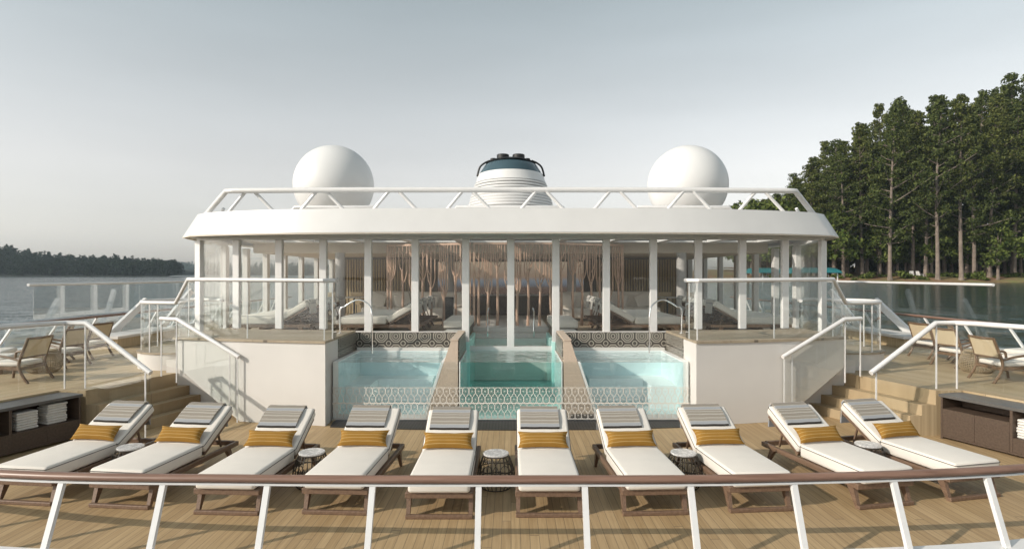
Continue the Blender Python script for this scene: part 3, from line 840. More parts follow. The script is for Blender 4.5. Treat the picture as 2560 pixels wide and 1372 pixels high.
for s in (-1, 1):
    sd = SIDE[s]
    pb = thing('raised_platform', 'smooth white stucco platform with stone top left of the pool' if s < 0 else 'white stucco platform in half shade right of the pool', 'platform', group='white platforms flanking the pool')
    m = MB()
    A = (s * 3.0, 9.70); B = (s * 4.52, 10.01); C = (s * 5.8, 10.36)
    m.slab([(A[0], A[1], 0.002), (B[0], B[1], 0.002), (B[0], B[1], 1.33), (A[0], A[1], 1.33)], (0, 0.14, 0))
    m.slab([(B[0] + s * 0.0, B[1], 0.0), (s * 5.75, 10.347, 0.86), (C[0], C[1], 1.33), (B[0], B[1], 1.33)], (0, 0.14, 0))
    m.build('front_wall', 'white', pb)
    for (xa, xb, ya, yb, za, zb_) in ((3.001, 3.10, 9.842, 10.415, 0.002, 1.33), (3.032, 3.10, 10.42, 11.6, 0.002, 1.33), (5.70, 5.798, 10.51, 11.7, 0.69, 1.33),
                                      (4.53, 6.18, 10.765, 10.83, 0.0, 0.92), (4.45, 4.52, 10.16, 10.76, 0.0, 1.32)):
        a, b = sorted((s * xa, s * xb)); MB().box(a, b, ya, yb, za, zb_).build('side_wall', 'white', pb)
    poly = [(s * 2.995, 9.68), (s * 3.6, 9.80), (s * 4.52, 9.99), (s * 5.2, 10.165), (s * 5.83, 10.34), (s * 5.86, 11.97), (s * 5.55, 11.9), (s * 4.6, 11.72), (s * 3.7, 11.66), (s * 3.0, 11.6), (s * 2.995, 10.42)]
    MB().prism(poly, 1.332, 1.372).build('platform_top', 'stone', pb)

    st_ = thing('staircase', 'short flight of wooden steps up to the %s side deck' % sd, 'stairs', group='wooden stairs to the side decks')
    inn = [5.35, 5.56, 5.76, 5.98, 6.20]; out = [5.88, 6.07, 6.25, 6.46, 6.68]; zz = [0.15, 0.304, 0.468, 0.69]
    for k in range(4):
        MB().prism([(s * inn[k], 10.755), (s * out[k], 9.12), (s * (out[k + 1] - 0.002), 9.12), (s * (inn[k + 1] - 0.002), 10.755)], 0.0, zz[k]).build('step', 'stepR' if s > 0 else 'stepL', st_)

    ld = thing('curved_landing', 'round white landing of the %s side deck with wood top' % sd, 'landing', group='round landings beside the pavilion')
    cx, cy = s * 6.42, 11.75
    MB().lathe([(0.76, 0.691), (0.76, 0.985)], 40, (cx, cy)).build('landing_wall', 'white', ld, True)
    MB().lathe([(0.78, 0.986), (0.78, 1.012)], 40, (cx, cy)).build('landing_top', 'stone', ld, True)
    a, b = sorted((s * 5.82, s * 6.02)); MB().box(a, b, 10.85, 11.2, 0.691, 1.17).build('side_step', 'terrR' if s > 0 else 'terrL', ld)

    ub = thing('upper_balustrade', 'white railed glass balustrade on the %s platform, stepping down round its landing' % sd, 'balustrade', group='glass balustrades on the platforms')
    path = [(s * 3.25, 10.55, 2.335), (s * 3.0, 10.30, 2.35), (s * 2.96, 10.0, 2.35), (s * 3.08, 9.86, 2.35), (s * 3.8, 10.0, 2.355), (s * 4.6, 10.15, 2.36), (s * 5.62, 10.45, 2.365), (s * 6.13, 10.98, 1.93)]
    def gz(p): return 1.375 if abs(p.x) < 5.7 else 1.015
    posts_and_glass(ub, path, gz, 0.034, [(s * 5.62, 10.47, 1.372, 2.34), (s * 4.45, 10.14, 1.372, 2.34), (s * 3.07, 9.88, 1.372, 2.33), (s * 2.985, 10.05, 1.372, 2.33)])
    arc = []
    for k in range(17):
        a = R(-112 - 15 * k) if s < 0 else R(-68 + 15 * k)
        arc.append((cx + 0.70 * math.cos(a), cy + 0.70 * math.sin(a), 1.93))
    pp = [(p[0], p[1], 1.012, 1.91) for p in (arc[0], arc[3], arc[6], arc[10])]
    arc = [(s * 6.13, 10.98, 1.93)] + arc
    posts_and_glass(ub, arc, lambda p: 1.02, 0.034, pp)

    ib = thing('stair_balustrade', 'sloping white handrail with glass beside the %s platform wall' % sd, 'balustrade', group='sloping glass balustrades at the stairs')
    path = [(s * 6.06, 10.38, 1.69), (s * 5.71, 10.27, 1.685), (s * 4.50, 9.93, 1.085)]
    posts_and_glass(ib, path, lambda p: interp([4.5, 5.72, 6.1], [0.06, 0.86, 0.9], abs(p.x)), 0.036,
                    [(s * 6.04, 10.37, 0.692, 1.66), (s * 5.72, 10.27, 0.60, 1.66), (s * 4.68, 9.985, 0.14, 1.14), (s * 4.53, 9.94, 0.0, 1.08)])
    ob_ = thing('stair_balustrade', 'white railed glass balustrade from the foot of the %s stairs along its deck edge' % sd, 'balustrade', group='sloping glass balustrades at the stairs')
    path = [(s * 5.36, 8.93, 0.985), (s * 6.55, 9.25, 1.70), (s * 6.86, 9.26, 1.705), (s * 6.98, 9.0, 1.71), (s * 7.35, 8.0, 1.71), (s * 8.1, 5.9, 1.71)]
    posts_and_glass(ob_, path, lambda p: interp([5.36, 6.5, 6.6], [0.08, 0.70, 0.72], abs(p.x)), 0.038,
                    [(s * 5.45, 8.95, 0.0, 0.99), (s * 6.56, 9.25, 0.692, 1.67), (s * 6.87, 9.24, 0.692, 1.67), (s * 7.35, 8.0, 0.692, 1.68), (s * 7.8, 6.74, 0.692, 1.68)])

# ------------------------------------------------------------------ towel cabinets
def cabinet(s):
    ang = math.atan2(-1.04, s * 0.36)           # local +x runs from the stairs towards the bow
    t = thing('towel_cabinet', 'dark open fronted cabinet in shade at the left edge, holding two stacks of towels' if s < 0 else 'brown oak cabinet at the right edge with an empty slot and a towel niche', 'cabinet', (s * 6.44, 8.99, 0), ang, 'long low towel cabinets')
    q = s                                       # local y = q * depth goes away from the deck middle
    L = 3.2
    def bx(m, x0, x1, y0, y1, z0, z1):
        a, b = sorted((q * y0, q * y1)); m.box(x0, x1, a, b, z0, z1); return m
    bx(MB(), -0.02, L, -0.015, 0.46, 0.622, 0.662).build('top', 'cabtop', t)
    m = MB()
    bx(m, 0, 0.03, 0.0, 0.45, 0.0, 0.62); bx(m, 0.03, L, 0.42, 0.45, 0.0, 0.62); bx(m, 0.03, L, 0.0, 0.418, 0.03, 0.06)
    for xx in (0.93, 2.0, 3.15): bx(m, xx, xx + 0.035, 0.0, 0.418, 0.061, 0.62)
    m.build('carcass', 'cabinet', t)
    hs_ = (0.27, 0.27, 0.27) if s < 0 else (0.43, 0.23, 0.23)
    xs = [(0.031, 0.929), (0.966, 1.999), (2.036, 3.149)]
    for (a, b), h in zip(xs, hs_):
        bx(MB(), a, b, 0.02, 0.417, h, h + 0.022).build('shelf', 'cabinet', t)
        mid = (a + b) / 2
        bx(MB(), a + 0.002, mid - 0.002, 0.0, 0.018, 0.062, h + 0.022).build('door', 'cabinet', t)
        bx(MB(), mid + 0.002, b - 0.002, 0.0, 0.018, 0.062, h + 0.022).build('door', 'cabinet', t)
    return t, hs_
def folded_towel():
    m = MB()
    m.rbox(-0.14, 0.14, -0.11, 0.11, 0.0, 0.036, 0.016, 3)
    return m
tow_me = folded_towel().build('folded_towel', 'towelwhite', None, True)
tow_me.hide_render = False
first = True
for s in (-1, 1):
    cb_, hs_ = cabinet(s)
    mw = Matrix.Translation(cb_.location) @ Matrix.Rotation(cb_.rotation_euler.z, 4, 'Z')
    stacks = [(0.30, hs_[0] + 0.022, 8, 'the taller stack in the left cabinet'), (0.69, hs_[0] + 0.022, 7, 'the shorter stack in the left cabinet')] if s < 0 else [(1.115, hs_[1] + 0.022, 7, 'the stack in the right cabinet')]
    for (lx, z, n, where) in stacks:
        for k in range(n):
            o = tow_me if first else tow_me.copy()
            if not first: COL.objects.link(o)
            first = False
            o.matrix_world = mw @ Matrix.Translation((lx + random.uniform(-.01, .01), s * 0.17 + random.uniform(-.012, .012), z + k * 0.0362)) @ Matrix.Rotation(random.uniform(-.05, .05), 4, 'Z')
            pos = 'bottom' if k == 0 else ('topmost' if k == n - 1 else ORD[k] + ' from the bottom')
            tag(o, 'folded white towel, %s of %s' % (pos, where), 'towel', 'folded towels in the cabinets')

# ------------------------------------------------------------------ terrace chairs, ottomans and wicker tables
def make_chair(label):
    t = thing('lounge_chair', label, 'armchair', group='teak lounge chairs on the side decks')
    for sx in (-1, 1):
        x = sx * 0.27
        MB().tube(smoothpath([(x, -0.36, 0.0), (x, -0.27, 0.13), (x, -0.215, 0.27), (x, -0.235, 0.40), (x * 0.98, -0.29, 0.56), (x * 0.96, -0.355, 0.73)], 4), 0.022, 8,
                  scales=None).build('rear_leg', 'chairwood', t, True)
        MB().tube(smoothpath([(x, 0.325, 0.0), (x, 0.30, 0.2), (x, 0.28, 0.40), (x, 0.25, 0.445), (x, 0.17, 0.452), (x, 0.0, 0.43), (x, -0.14, 0.395), (x, -0.232, 0.37)], 4), 0.020, 8).build('arm', 'chairwood', t, True)
        MB().bar((x, -0.225, 0.235), (x, 0.295, 0.265), 0.026, 0.05).build('side_rail', 'chairwood', t)
    m = MB(); m.bar((-0.27, 0.29, 0.262), (0.27, 0.29, 0.262), 0.03, 0.05); m.bar((-0.27, -0.22, 0.235), (0.27, -0.22, 0.235), 0.03, 0.05)
    m.build('cross_rail', 'chairwood', t)
    m = MB(); m.tube([(-0.26, -0.352, 0.72), (0, -0.365, 0.715), (0.26, -0.352, 0.72)], 0.021, 8); m.tube([(-0.262, -0.245, 0.41), (0, -0.255, 0.405), (0.262, -0.245, 0.41)], 0.019, 8)
    m.build('back_frame', 'chairwood', t, True)
    MB().slab([(-0.245, -0.247, 0.42), (0.245, -0.247, 0.42), (0.24, -0.346, 0.705), (-0.24, -0.346, 0.705)], (0, -0.014, -0.004)).build('back_panel', 'cane', t)
    c = MB().rbox(-0.245, 0.245, -0.21, 0.32, 0.265, 0.345, 0.036, 4).build('seat_cushion', 'fabric', t, True)
    return t
ch0 = None
CH = [(8.15, 9.95, 90, 'nearest the camera'), (9.25, 12.05, 118, 'broad backed behind the wicker table'),
      (8.62, 11.55, 80, 'in profile beyond the wicker table'), (8.98, 12.75, 84, 'farthest back')]
for s in (-1, 1):
    for (x, y, a, w) in CH:
        rz = R(a if s < 0 else -a)
        lab = 'teak cane backed lounge chair on the %s deck, %s' % (SIDE[s], w)
        if ch0 is None:
            ch0 = make_chair(lab); ch0.location = (s * x, y, 0.69); ch0.rotation_euler = (0, 0, rz)
        else: dup(ch0, (s * x, y, 0.69), rz, lab)
    prof = [(0.19, 0.004), (0.245, 0.05), (0.278, 0.13), (0.275, 0.2), (0.235, 0.32), (0.205, 0.38)]
    wire_table((s * 8.42, 10.82, 0.69), 'barrel shaped wicker table among the chairs on the %s deck' % SIDE[s], 'wicker', 1.15, 'wicker barrel tables on the side decks', 44, prof, [0.004, 0.03, 0.06, 0.09, 0.12, 0.15, 0.18, 0.21, 0.24, 0.27, 0.30, 0.33, 0.38], False)
    for (x, y, lab) in ((9.35, 10.75, 'beside the nearest chair'), (10.1, 11.6, 'nearer the ship rail')):
        o = thing('ottoman', 'low white cushioned ottoman on the %s deck, %s' % (SIDE[s], lab), 'ottoman', (s * x, y, 0.69), R(20), 'white ottomans on the side decks')
        MB().rbox(-0.36, 0.36, -0.34, 0.34, 0.17, 0.31, 0.055, 4).build('cushion', 'fabric', o, True)
        for sx in (-1, 1):
            for sy in (-1, 1): MB().taper((sx * 0.28, sy * 0.27, 0), (sx * 0.26, sy * 0.25, 0.172), (0.03, 0.03), (0.045, 0.045)).build('leg', 'chairwood', o)

# ------------------------------------------------------------------ ship's side: railings and windscreens
for s in (-1, 1):
    r = thing('side_railing', 'teak capped white railing with slanted struts along the %s side of the ship' % SIDE[s], 'railing', group='railings along the ship sides')
    MB().sweep([(s * 11.0, 6.0, 1.33), (s * 11.0, 30, 1.33)], sec).build('cap_rail', 'teak', r, True)
    MB().box(*sorted((s * 10.95, s * 11.24)), 5.9, 30, 0.692, 0.77).build('kerb', 'metal', r)
    k = 0
    y = 6.5
    while y < 29.5:
        MB().bar((s * 11.1, y - 0.35, 0.77), (s * 11.0, y, 1.30), 0.05, 0.04).build('strut', 'metal', r)
        y += 1.35
    MB().box(*sorted((s * 11.12, s * 11.135)), 13.2, 29.8, 0.772, 1.28).build('glass_panel', 'screen', r)
    w = thing('windscreen', 'tall clear glass windscreen with a white top rail on the %s side' % SIDE[s], 'windscreen', group='glass windscreens along the ship sides')
    MB().tube([(s * 11.1, 13.8, 2.21), (s * 11.1, 28, 2.21)], 0.035, 10).build('top_rail', 'metal', w, True)
    y = 13.95
    while y < 27.5:
        MB().box(*sorted((s * 11.093, s * 11.107)), y, y + 1.98, 1.40, 2.19).build('glass_panel', 'screen', w)
        y += 2.0
    for k_, (ya, yb, za, zb) in enumerate(((15.0, 16.3, 0.72, 1.75), (17.4, 18.6, 0.72, 1.95))):
        g = thing('diagonal_strut', 'broad white slanted strut rising from the %s deck, %s' % (SIDE[s], ('the nearer', 'the farther')[k_]), 'strut', group='white slanted struts by the side decks')
        MB().bar((s * 10.3, ya, 0.695), (s * 9.9, yb, zb), 0.10, 0.16).build('beam', 'metal', g)
        MB().bar((s * 10.3, ya - 0.10, 0.735), (s * 10.3, ya + 0.22, 0.735), 0.22, 0.06).build('foot_plate', 'metal', g)
    bn = thing('deck_bench', 'low white slab bench with wood front along the %s side deck' % SIDE[s], 'bench', group='low white benches on the side decks')
    MB().box(*sorted((s * 9.3, s * 10.1)), 14.2, 16.8, 0.92, 0.98).build('bench_top', 'white', bn)
    MB().box(*sorted((s * 9.35, s * 10.05)), 14.26, 16.74, 0.692, 0.918).build('bench_base', 'slat', bn)

# ------------------------------------------------------------------ pavilion
pv = thing('pavilion', 'glass walled pavilion with a broad white curved roof edge above the pool', 'pavilion')
fx = [0, 0.88, 1.87, 2.8, 3.7, 4.6, 5.5, 6.35]
fy = [11.70, 11.705, 11.73, 11.77, 11.82, 11.9, 12.02, 12.2]
def fac(x): return interp(fx, fy, abs(x))
SIDEP = [(6.35, 12.2), (7.05, 14.8), (7.05, 16.0), (7.05, 17.3), (7.05, 18.7), (7.05, 20.2), (7.05, 21.8), (7.05, 23.6)]
Ef = [(0, 10.85), (1.0, 10.855), (2.05, 10.875), (3.1, 10.93), (4.1, 11.08), (5.05, 11.31), (5.75, 11.54), (6.33, 11.80)]
Ff = [(0, 11.70), (0.88, 11.705), (1.87, 11.73), (2.8, 11.77), (3.7, 11.82), (4.6, 11.9), (5.5, 12.02), (6.35, 12.2)]
Tf = [(0, 11.0), (1.0, 11.005), (2.03, 11.02), (3.05, 11.07), (3.98, 11.18), (4.8, 11.38), (5.4, 11.56), (5.98, 11.80)]
def fine(L): return [(p.x, p.y) for p in smoothpath([(x, y, 0) for x, y in L], 4)]
Ef = fine(Ef) + [(6.68, 12.22), (7.5, 15), (7.5, 24.2)]
Ff = fine(Ff) + [(6.36, 12.25), (7.05, 14.8), (7.05, 24)]
Tf = fine(Tf) + [(6.34, 12.15), (7.2, 15), (7.2, 24.2)]
def mirror(L): return [(-x, y) for x, y in L[::-1][:-1]] + L
E, F, T = mirror(Ef), mirror(Ff), mirror(Tf)
n = len(E)
ZE, ZT = 3.217, 3.667
m = MB()
vs = [(x, y, ZE + 0.0) for x, y in E] + [(x, y, ZT) for x, y in T]
m.add(vs, [(i, i + 1, n + i + 1, n + i) for i in range(n - 1)])
front = [(x, y, ZT) for x, y in T if y <= 12.16]
m.add(front, [tuple(range(len(front)))])
for s in (-1, 1): m.add([(s * 6.33, 12.16, ZT - 0.002), (s * 7.19, 15, ZT - 0.002), (s * 7.19, 15.6, ZT - 0.002), (s * 6.2, 15.6, ZT - 0.002)], [(0, 1, 2, 3)])
m.add([(-7.15, 15.6, ZT), (7.15, 15.6, ZT), (7.15, 24.2, ZT), (-7.15, 24.2, ZT)], [(0, 1, 2, 3)])
m.add([(x, y, ZE) for x, y in E] + [(x, y, ZE) for x, y in F], [(i, i + 1, n + i + 1, n + i) for i in range(n - 1)])
m.build('roof', 'paint', pv, True, normals=False)
# soft lip under the fascia
m = MB(); m.sweep([(x, y + 0.03, ZE - 0.012) for x, y in E[1:-1]], [(-0.02, -0.012), (0.02, -0.012), (0.02, 0.011), (-0.02, 0.011)]); m.build('roof_lip', 'ceilgrey', pv)
m = MB(); m.sweep([(x, y + 0.03, 3.185) for x, y in F[1:-1]], [(-0.06, -0.045), (0.06, -0.045), (0.06, 0.045), (-0.06, 0.045)]); m.build('head_beam', 'metal', pv)
MXS = sorted([-x for x in fx[1:]] + fx)
def tang(x):
    a = Vector((0.2, fac(x + 0.1) - fac(x - 0.1), 0)); return math.atan2(a.y, a.x)
for x in MXS:
    zb = 1.373 if abs(x) > 2.9 else (1.335 if abs(x) > 1 else 0.99)
    if abs(x) > 6: zb = 1.17
    w = 0.070 if abs(x) < 6 else 0.085
    mt = Matrix.Translation((x, fac(x) + 0.03, 0)) @ Matrix.Rotation(tang(x) if abs(x) < 6.3 else math.copysign(0.5, x), 4, 'Z')
    MB().rbox(-w, w, -0.045, 0.045, zb, 3.139, 0.006, 1, mt).build('mullion', 'metal', pv)
for a, b in zip(MXS, MXS[1:]):
    ya, yb = fac(a) + 0.03, fac(b) + 0.03
    zb = 1.375 if min(abs(a), abs(b)) > 2.7 and max(abs(a), abs(b)) > 3 else (1.34 if max(abs(a), abs(b)) > 1 else 1.05)
    if max(abs(a), abs(b)) > 6: zb = 1.2
    MB().slab([(a, ya, zb), (b, yb, zb), (b, yb, 3.139), (a, ya, 3.139)], (0, 0.012, 0)).build('window_pane', 'wglass', pv)
MB().box(-0.965, 0.965, 11.68, 11.80, 0.965, 1.05).build('window_sill', 'metal', pv)
for s in (-1, 1):
    m = MB()
    for x0, x1 in ((0.97, 1.87), (1.87, 2.8), (2.8, 3.7), (3.7, 4.6), (4.6, 5.5)):
        m.slab([(s * x0, fac(x0) - 0.045, 1.30), (s * x1, fac(x1) - 0.045, 1.30), (s * x1, fac(x1) - 0.045, 1.337), (s * x0, fac(x0) - 0.045, 1.337)], (0, 0.16, 0))
    m.build('window_sill', 'white', pv)
    for i, (x, y) in enumerate(SIDEP[1:]):
        MB().rbox(s * x - 0.07, s * x + 0.07, y - 0.09, y + 0.09, 1.0, 3.139, 0.008, 1).build('mullion', 'metal', pv)
    for (x0, y0), (x1, y1) in zip(SIDEP, SIDEP[1:]):
        MB().slab([(s * x0, y0, 1.2), (s * x1, y1, 1.2), (s * x1, y1, 3.139), (s * x0, y0, 3.139)], (s * 0.012, 0, 0)).build('window_pane', 'wglass', pv)
    m = MB()
    for (x0, y0), (x1, y1) in zip(SIDEP, SIDEP[1:]): m.slab([(s * x0, y0, 0.7), (s * x1, y1, 0.7), (s * x1, y1, 1.16), (s * x0, y0, 1.16)], (-s * 0.08, 0, 0))
    m.build('base_wall', 'paint', pv)
# floor (split round the inner pool), ceiling with roof lights, bulkhead, back walls
m = MB()
for s in (-1, 1):
    m.prism([(s * 0.87, 11.82), (s * 5.5, 12.1), (s * 6.3, 12.3), (s * 6.95, 14.8), (s * 6.95, 23.5), (s * 0.92, 23.5), (s * 0.92, 14.5), (s * 0.87, 14.5)], 1.05, 1.15)
m.build('floor', 'intwood', pv)
MB().box(-0.915, 0.915, 14.51, 23.5, 1.05, 1.149).build('aisle', 'white', pv)
m = MB()
m.prism([(-5.9, 12.16), (-4.6, 11.97), (-2.8, 11.85), (2.8, 11.85), (4.6, 11.97), (5.9, 12.16), (6.3, 12.7), (-6.3, 12.7)], 3.285, 3.33)
m.box(-6.95, 6.95, 15.6, 23.9, 3.285, 3.33)
for k in range(-5, 6): m.box(k * 1.3 - 0.10, k * 1.3 + 0.10, 12.702, 15.598, 3.285, 3.64)
m.build('ceiling', 'paint', pv)
MB().box(-6.95, 6.95, 16.2, 16.35, 3.03, 3.284).build('bulkhead', 'ceilgrey', pv)
MB().box(-6.95, 6.95, 16.352, 23.5, 3.03, 3.05).build('ceiling', 'ceilgrey', pv)
MB().box(-6.95, 6.95, 23.5, 23.6, 1.15, 3.284).build('back_wall', 'darkwall', pv)
for s in (-1, 1):
    m = MB()
    for k in range(34): m.box(*sorted((s * (2.85 + k * 0.088), s * (2.85 + k * 0.088 + 0.05))), 19.9, 19.96, 1.16, 2.95)
    m.build('slat_wall', 'slat', pv)
    MB().box(*sorted((s * 2.8, s * 5.85)), 19.98, 20.06, 1.16, 3.02).build('slat_backing', 'darkwall', pv)
    for (x, y) in ((4.55, 16.0), (1.78, 17.6)):
        MB().lathe([(0.13, 1.151), (0.13, 3.028)], 24, (s * x, y)).build('column', 'column', pv, True)
scr = tag(MB().box(-2.6, 2.6, 21.4, 21.5, 1.5, 2.9).build('video_wall', 'sunset'), 'wide glowing screen with a dim sunset sky at the back of the lounge', 'screen')

# ------------------------------------------------------------------ copper tree screens
def tree_screen(A, B, label, ntree, seed):
    rnd = random.Random(seed)
    t = thing('tree_screen', label, 'screen', group='copper tree screens in the pavilion')
    A = Vector(A); B = Vector(B); L = (B - A).length; dr = (B - A) / L
    ZT_ = 3.215
    def P(u, z): q = A + dr * u; return (q.x, q.y, z)
    m = MB(); m.bar(P(0, ZT_), P(L, ZT_), 0.05, 0.05); m.build('top_rail', 'copper', t)
    for u in (0.02, L - 0.02): MB().bar(P(u, 1.152), P(u, ZT_ - 0.026), 0.05, 0.04).build('side_post', 'copper', t)
    for i in range(ntree):
        u0 = L * (i + 0.5) / ntree + rnd.uniform(-0.05, 0.05)
        m = MB()
        sp = L / ntree * 0.47
        hf = rnd.uniform(2.15, 2.75)
        ph = rnd.uniform(0, 6)
        m.tube([P(u0 + 0.012 * math.sin(ph + z * 4), z) for z in (1.152, 1.5, 1.9, hf)], 0.034, 7, scales=[1.2, 1.0, 0.9, 0.72])
        nb = rnd.choice((3, 4, 4, 5))
        for j in range(nb):
            off = (j / (nb - 1) - 0.5) * 2 * sp * rnd.uniform(0.7, 1.0)
            h0 = hf - rnd.uniform(0, 0.35); hb = h0 + 0.12 + abs(off) * 0.9
            m.tube(smoothpath([P(u0, h0 - 0.03), P(u0 + off * 0.55, h0 + 0.06), P(u0 + off * 0.95, hb), P(u0 + off, min(hb + 0.12, 3.1)), P(u0 + off, ZT_ - 0.02)], 3), 0.0155, 6)
        for j in range(3):
            h0 = rnd.uniform(hf, 2.95); sgn = rnd.choice((-1, 1))
            m.tube([P(u0, h0), P(u0 + sgn * 0.07, h0 + 0.1), P(u0 + sgn * 0.1, h0 + 0.2)], 0.011, 5)
        m.build('metal_tree', 'copper', t, True)
tree_screen((-3.28, 15.9, 0), (-1.0, 14.9, 0), 'copper tree screen on the left side of the lounge', 8, 3)
tree_screen((-0.93, 14.85, 0), (1.08, 14.85, 0), 'copper tree screen behind the end of the middle pool', 8, 5)
tree_screen((1.15, 14.9, 0), (2.98, 15.9, 0), 'copper tree screen on the right side of the lounge', 7, 8)

# ------------------------------------------------------------------ lounge furniture inside the pavilion
ip = None; it0 = None
GR = [(-5.80, 1, 'far left'), (-3.52, 1, 'left of pool'), (3.52, -1, 'right of pool'), (5.80, -1, 'far right')]
for gi, (xf, dirx, nm) in enumerate(GR):
    for k in range(4):
        y = 12.72 + 0.74 * k
        wh = '%s in the %s' % (['nearest the windows', 'second from the windows', 'third from the windows', 'farthest from the windows'][k], 'row ' + nm if 'pool' in nm else nm + ' row')
        lab = 'cream indoor lounger ' + wh
        rz = R(-90 * dirx)
        if ip is None:
            ip = make_lounger(lab, 'indoor loungers behind the pavilion windows', True); ip.location = (xf, y, 1.15); ip.rotation_euler = (0, 0, rz)
        else: dup(ip, (xf, y, 1.15), rz, lab)
        if it0 is None:
            it0 = tag(towel_mesh(0.40, 0.50, 0.22, dx=0.0).build('towel', 'towelpale', None, True), 'x', 'towel', 'towels over the indoor lounger heads'); o = it0
        else:
            o = it0.copy(); COL.objects.link(o)
        o.location = (xf, y, 1.15); o.rotation_euler = (0, 0, rz)
        o['label'] = 'pale towel on the indoor lounger ' + wh
for s in (-1, 1):
    b = thing('pool_bench', 'white cushioned bench along the %s edge of the inner pool' % SIDE[s], 'bench', group='white benches along the inner pool')
    MB().box(*sorted((s * 0.88, s * 1.42)), 12.75, 14.45, 1.151, 1.31).build('bench_base', 'darkwall', b)
    MB().rbox(*sorted((s * 0.875, s * 1.43)), 12.72, 14.47, 1.312, 1.47, 0.025, 3).build('cushion', 'fabric', b, True)
    MB().rbox(*sorted((s * 0.90, s * 1.36)), 12.15, 12.70, 1.152, 1.30, 0.02, 2).build('low_step', 'white', b, True)
    for (x, y, rz, lab) in ((3.55, 17.6, 0, 'beside the slatted wall'), (1.95, 17.0, 0, 'behind the indoor lounger heads')):
        sf = thing('sofa', 'rounded cream sofa on the %s, %s' % (SIDE[s], lab), 'sofa', (s * x, y, 1.15), R(rz), 'cream sofas in the lounge')
        MB().rbox(-0.75, 0.75, -0.42, 0.40, 0.08, 0.36, 0.06, 3).build('seat', 'fabric', sf, True)
        MB().rbox(-0.78, 0.78, 0.22, 0.46, 0.30, 0.80, 0.09, 4).build('backrest', 'fabric', sf, True)
        for k in (-1, 1):
            pmt = Matrix.Translation((k * 0.36, 0.13, 0.55)) @ Matrix.Rotation(R(75), 4, 'X') @ Matrix.Rotation(R(k * 18), 4, 'Z')
            MB().rbox(-0.24, 0.24, -0.2, 0.2, -0.05, 0.05, 0.045, 3, pmt).build('cushion', 'fabric', sf, True)
    for k, (x, y) in enumerate(((4.9, 18.9), (5.6, 18.6), (4.2, 19.1))):
        dc = thing('dining_chair', 'pale dining chair at the lounge\'s back %s, %s' % (SIDE[s], ['in the middle of three', 'nearest the side windows', 'nearest the middle'][k]), 'chair', (s * x, y, 1.15), R(10 * k), 'pale dining chairs at the back of the lounge')
        MB().rbox(-0.2, 0.2, -0.2, 0.2, 0.36, 0.41, 0.015, 2).build('seat', 'slat', dc)
        MB().rbox(-0.2, 0.2, 0.18, 0.215, 0.42, 0.74, 0.012, 2).build('backrest', 'cane', dc)
        for sx in (-1, 1):
            for sy in (-1, 1): MB().taper((sx * 0.18, sy * 0.18, 0), (sx * 0.18, sy * 0.18, 0.36), (0.03, 0.03), (0.035, 0.035)).build('leg', 'slat', dc)
    tb_ = thing('dining_table', 'thin topped dining table by the pale chairs at the back %s' % SIDE[s], 'table', (s * 4.75, 18.2, 1.15), 0, 'dining tables at the back of the lounge')
    MB().lathe([(0.0001, 0.60), (0.38, 0.60), (0.38, 0.63), (0.0001, 0.63)], 28).build('table_top', 'marble', tb_, True)
    MB().lathe([(0.2, 0.0), (0.2, 0.02), (0.03, 0.04), (0.03, 0.598)], 20).build('pedestal', 'black', tb_, True)
dj = thing('menu_stand', 'black slanted display stand beside the left sofa', 'stand', (-1.62, 15.45, 1.15), 0)
MB().bar((0, 0, 0.0), (0.02, 0.05, 0.72), 0.26, 0.05).build('board', 'black', dj)
MB().rbox(-0.16, 0.16, -0.12, 0.12, 0.0, 0.03, 0.006, 1).build('base_plate', 'black', dj)
bar_ = thing('bar_counter', 'long low counter with pale top far back in the lounge', 'counter', (0, 19.4, 1.15), 0)
MB().box(-1.2, 1.25, -0.25, 0.25, 0.0, 0.62).build('counter_body', 'cabinet', bar_)
MB().box(-1.28, 1.33, -0.31, 0.31, 0.622, 0.66).build('counter_top', 'column', bar_)

# ------------------------------------------------------------------ roof: railing, radomes, funnel
rr = thing('roof_railing', 'white tubular railing of slanted struts along the pavilion roof edge', 'railing')
Y0, ZR = 11.55, 4.06
rp = [(-6.08, 12.0, 3.66), (-5.50, 11.6, ZR), (-5.3, 11.55, ZR), (-3, 11.45, ZR), (0, 11.42, ZR), (3, 11.45, ZR), (5.3, 11.55, ZR), (5.50, 11.6, ZR), (6.05, 12.0, 3.655)]
MB().tube(rp, 0.052, 12).build('top_rail', 'metal', rr, True)
for k in range(8):
    x0 = -5.46 + 1.405 * k
    y0 = interp([0, 3, 5.5], [11.42, 11.45, 11.6], abs(x0))
    MB().tube([(x0, y0 + 0.02, 3.655), (x0 + 0.32, y0, ZR - 0.03)], 0.033, 8).build('strut', 'metal', rr, True)
    MB().tube([(x0 + 0.52, y0, ZR - 0.03), (x0 + 0.88, y0 + 0.02, 3.655)], 0.033, 8).build('strut', 'metal', rr, True)
for x in (-6.0, 5.97):
    MB().tube([(x * 0.965, 11.98, 3.655), (x * 0.95, 11.92, 3.76)], 0.03, 8).build('strut', 'metal', rr, True)
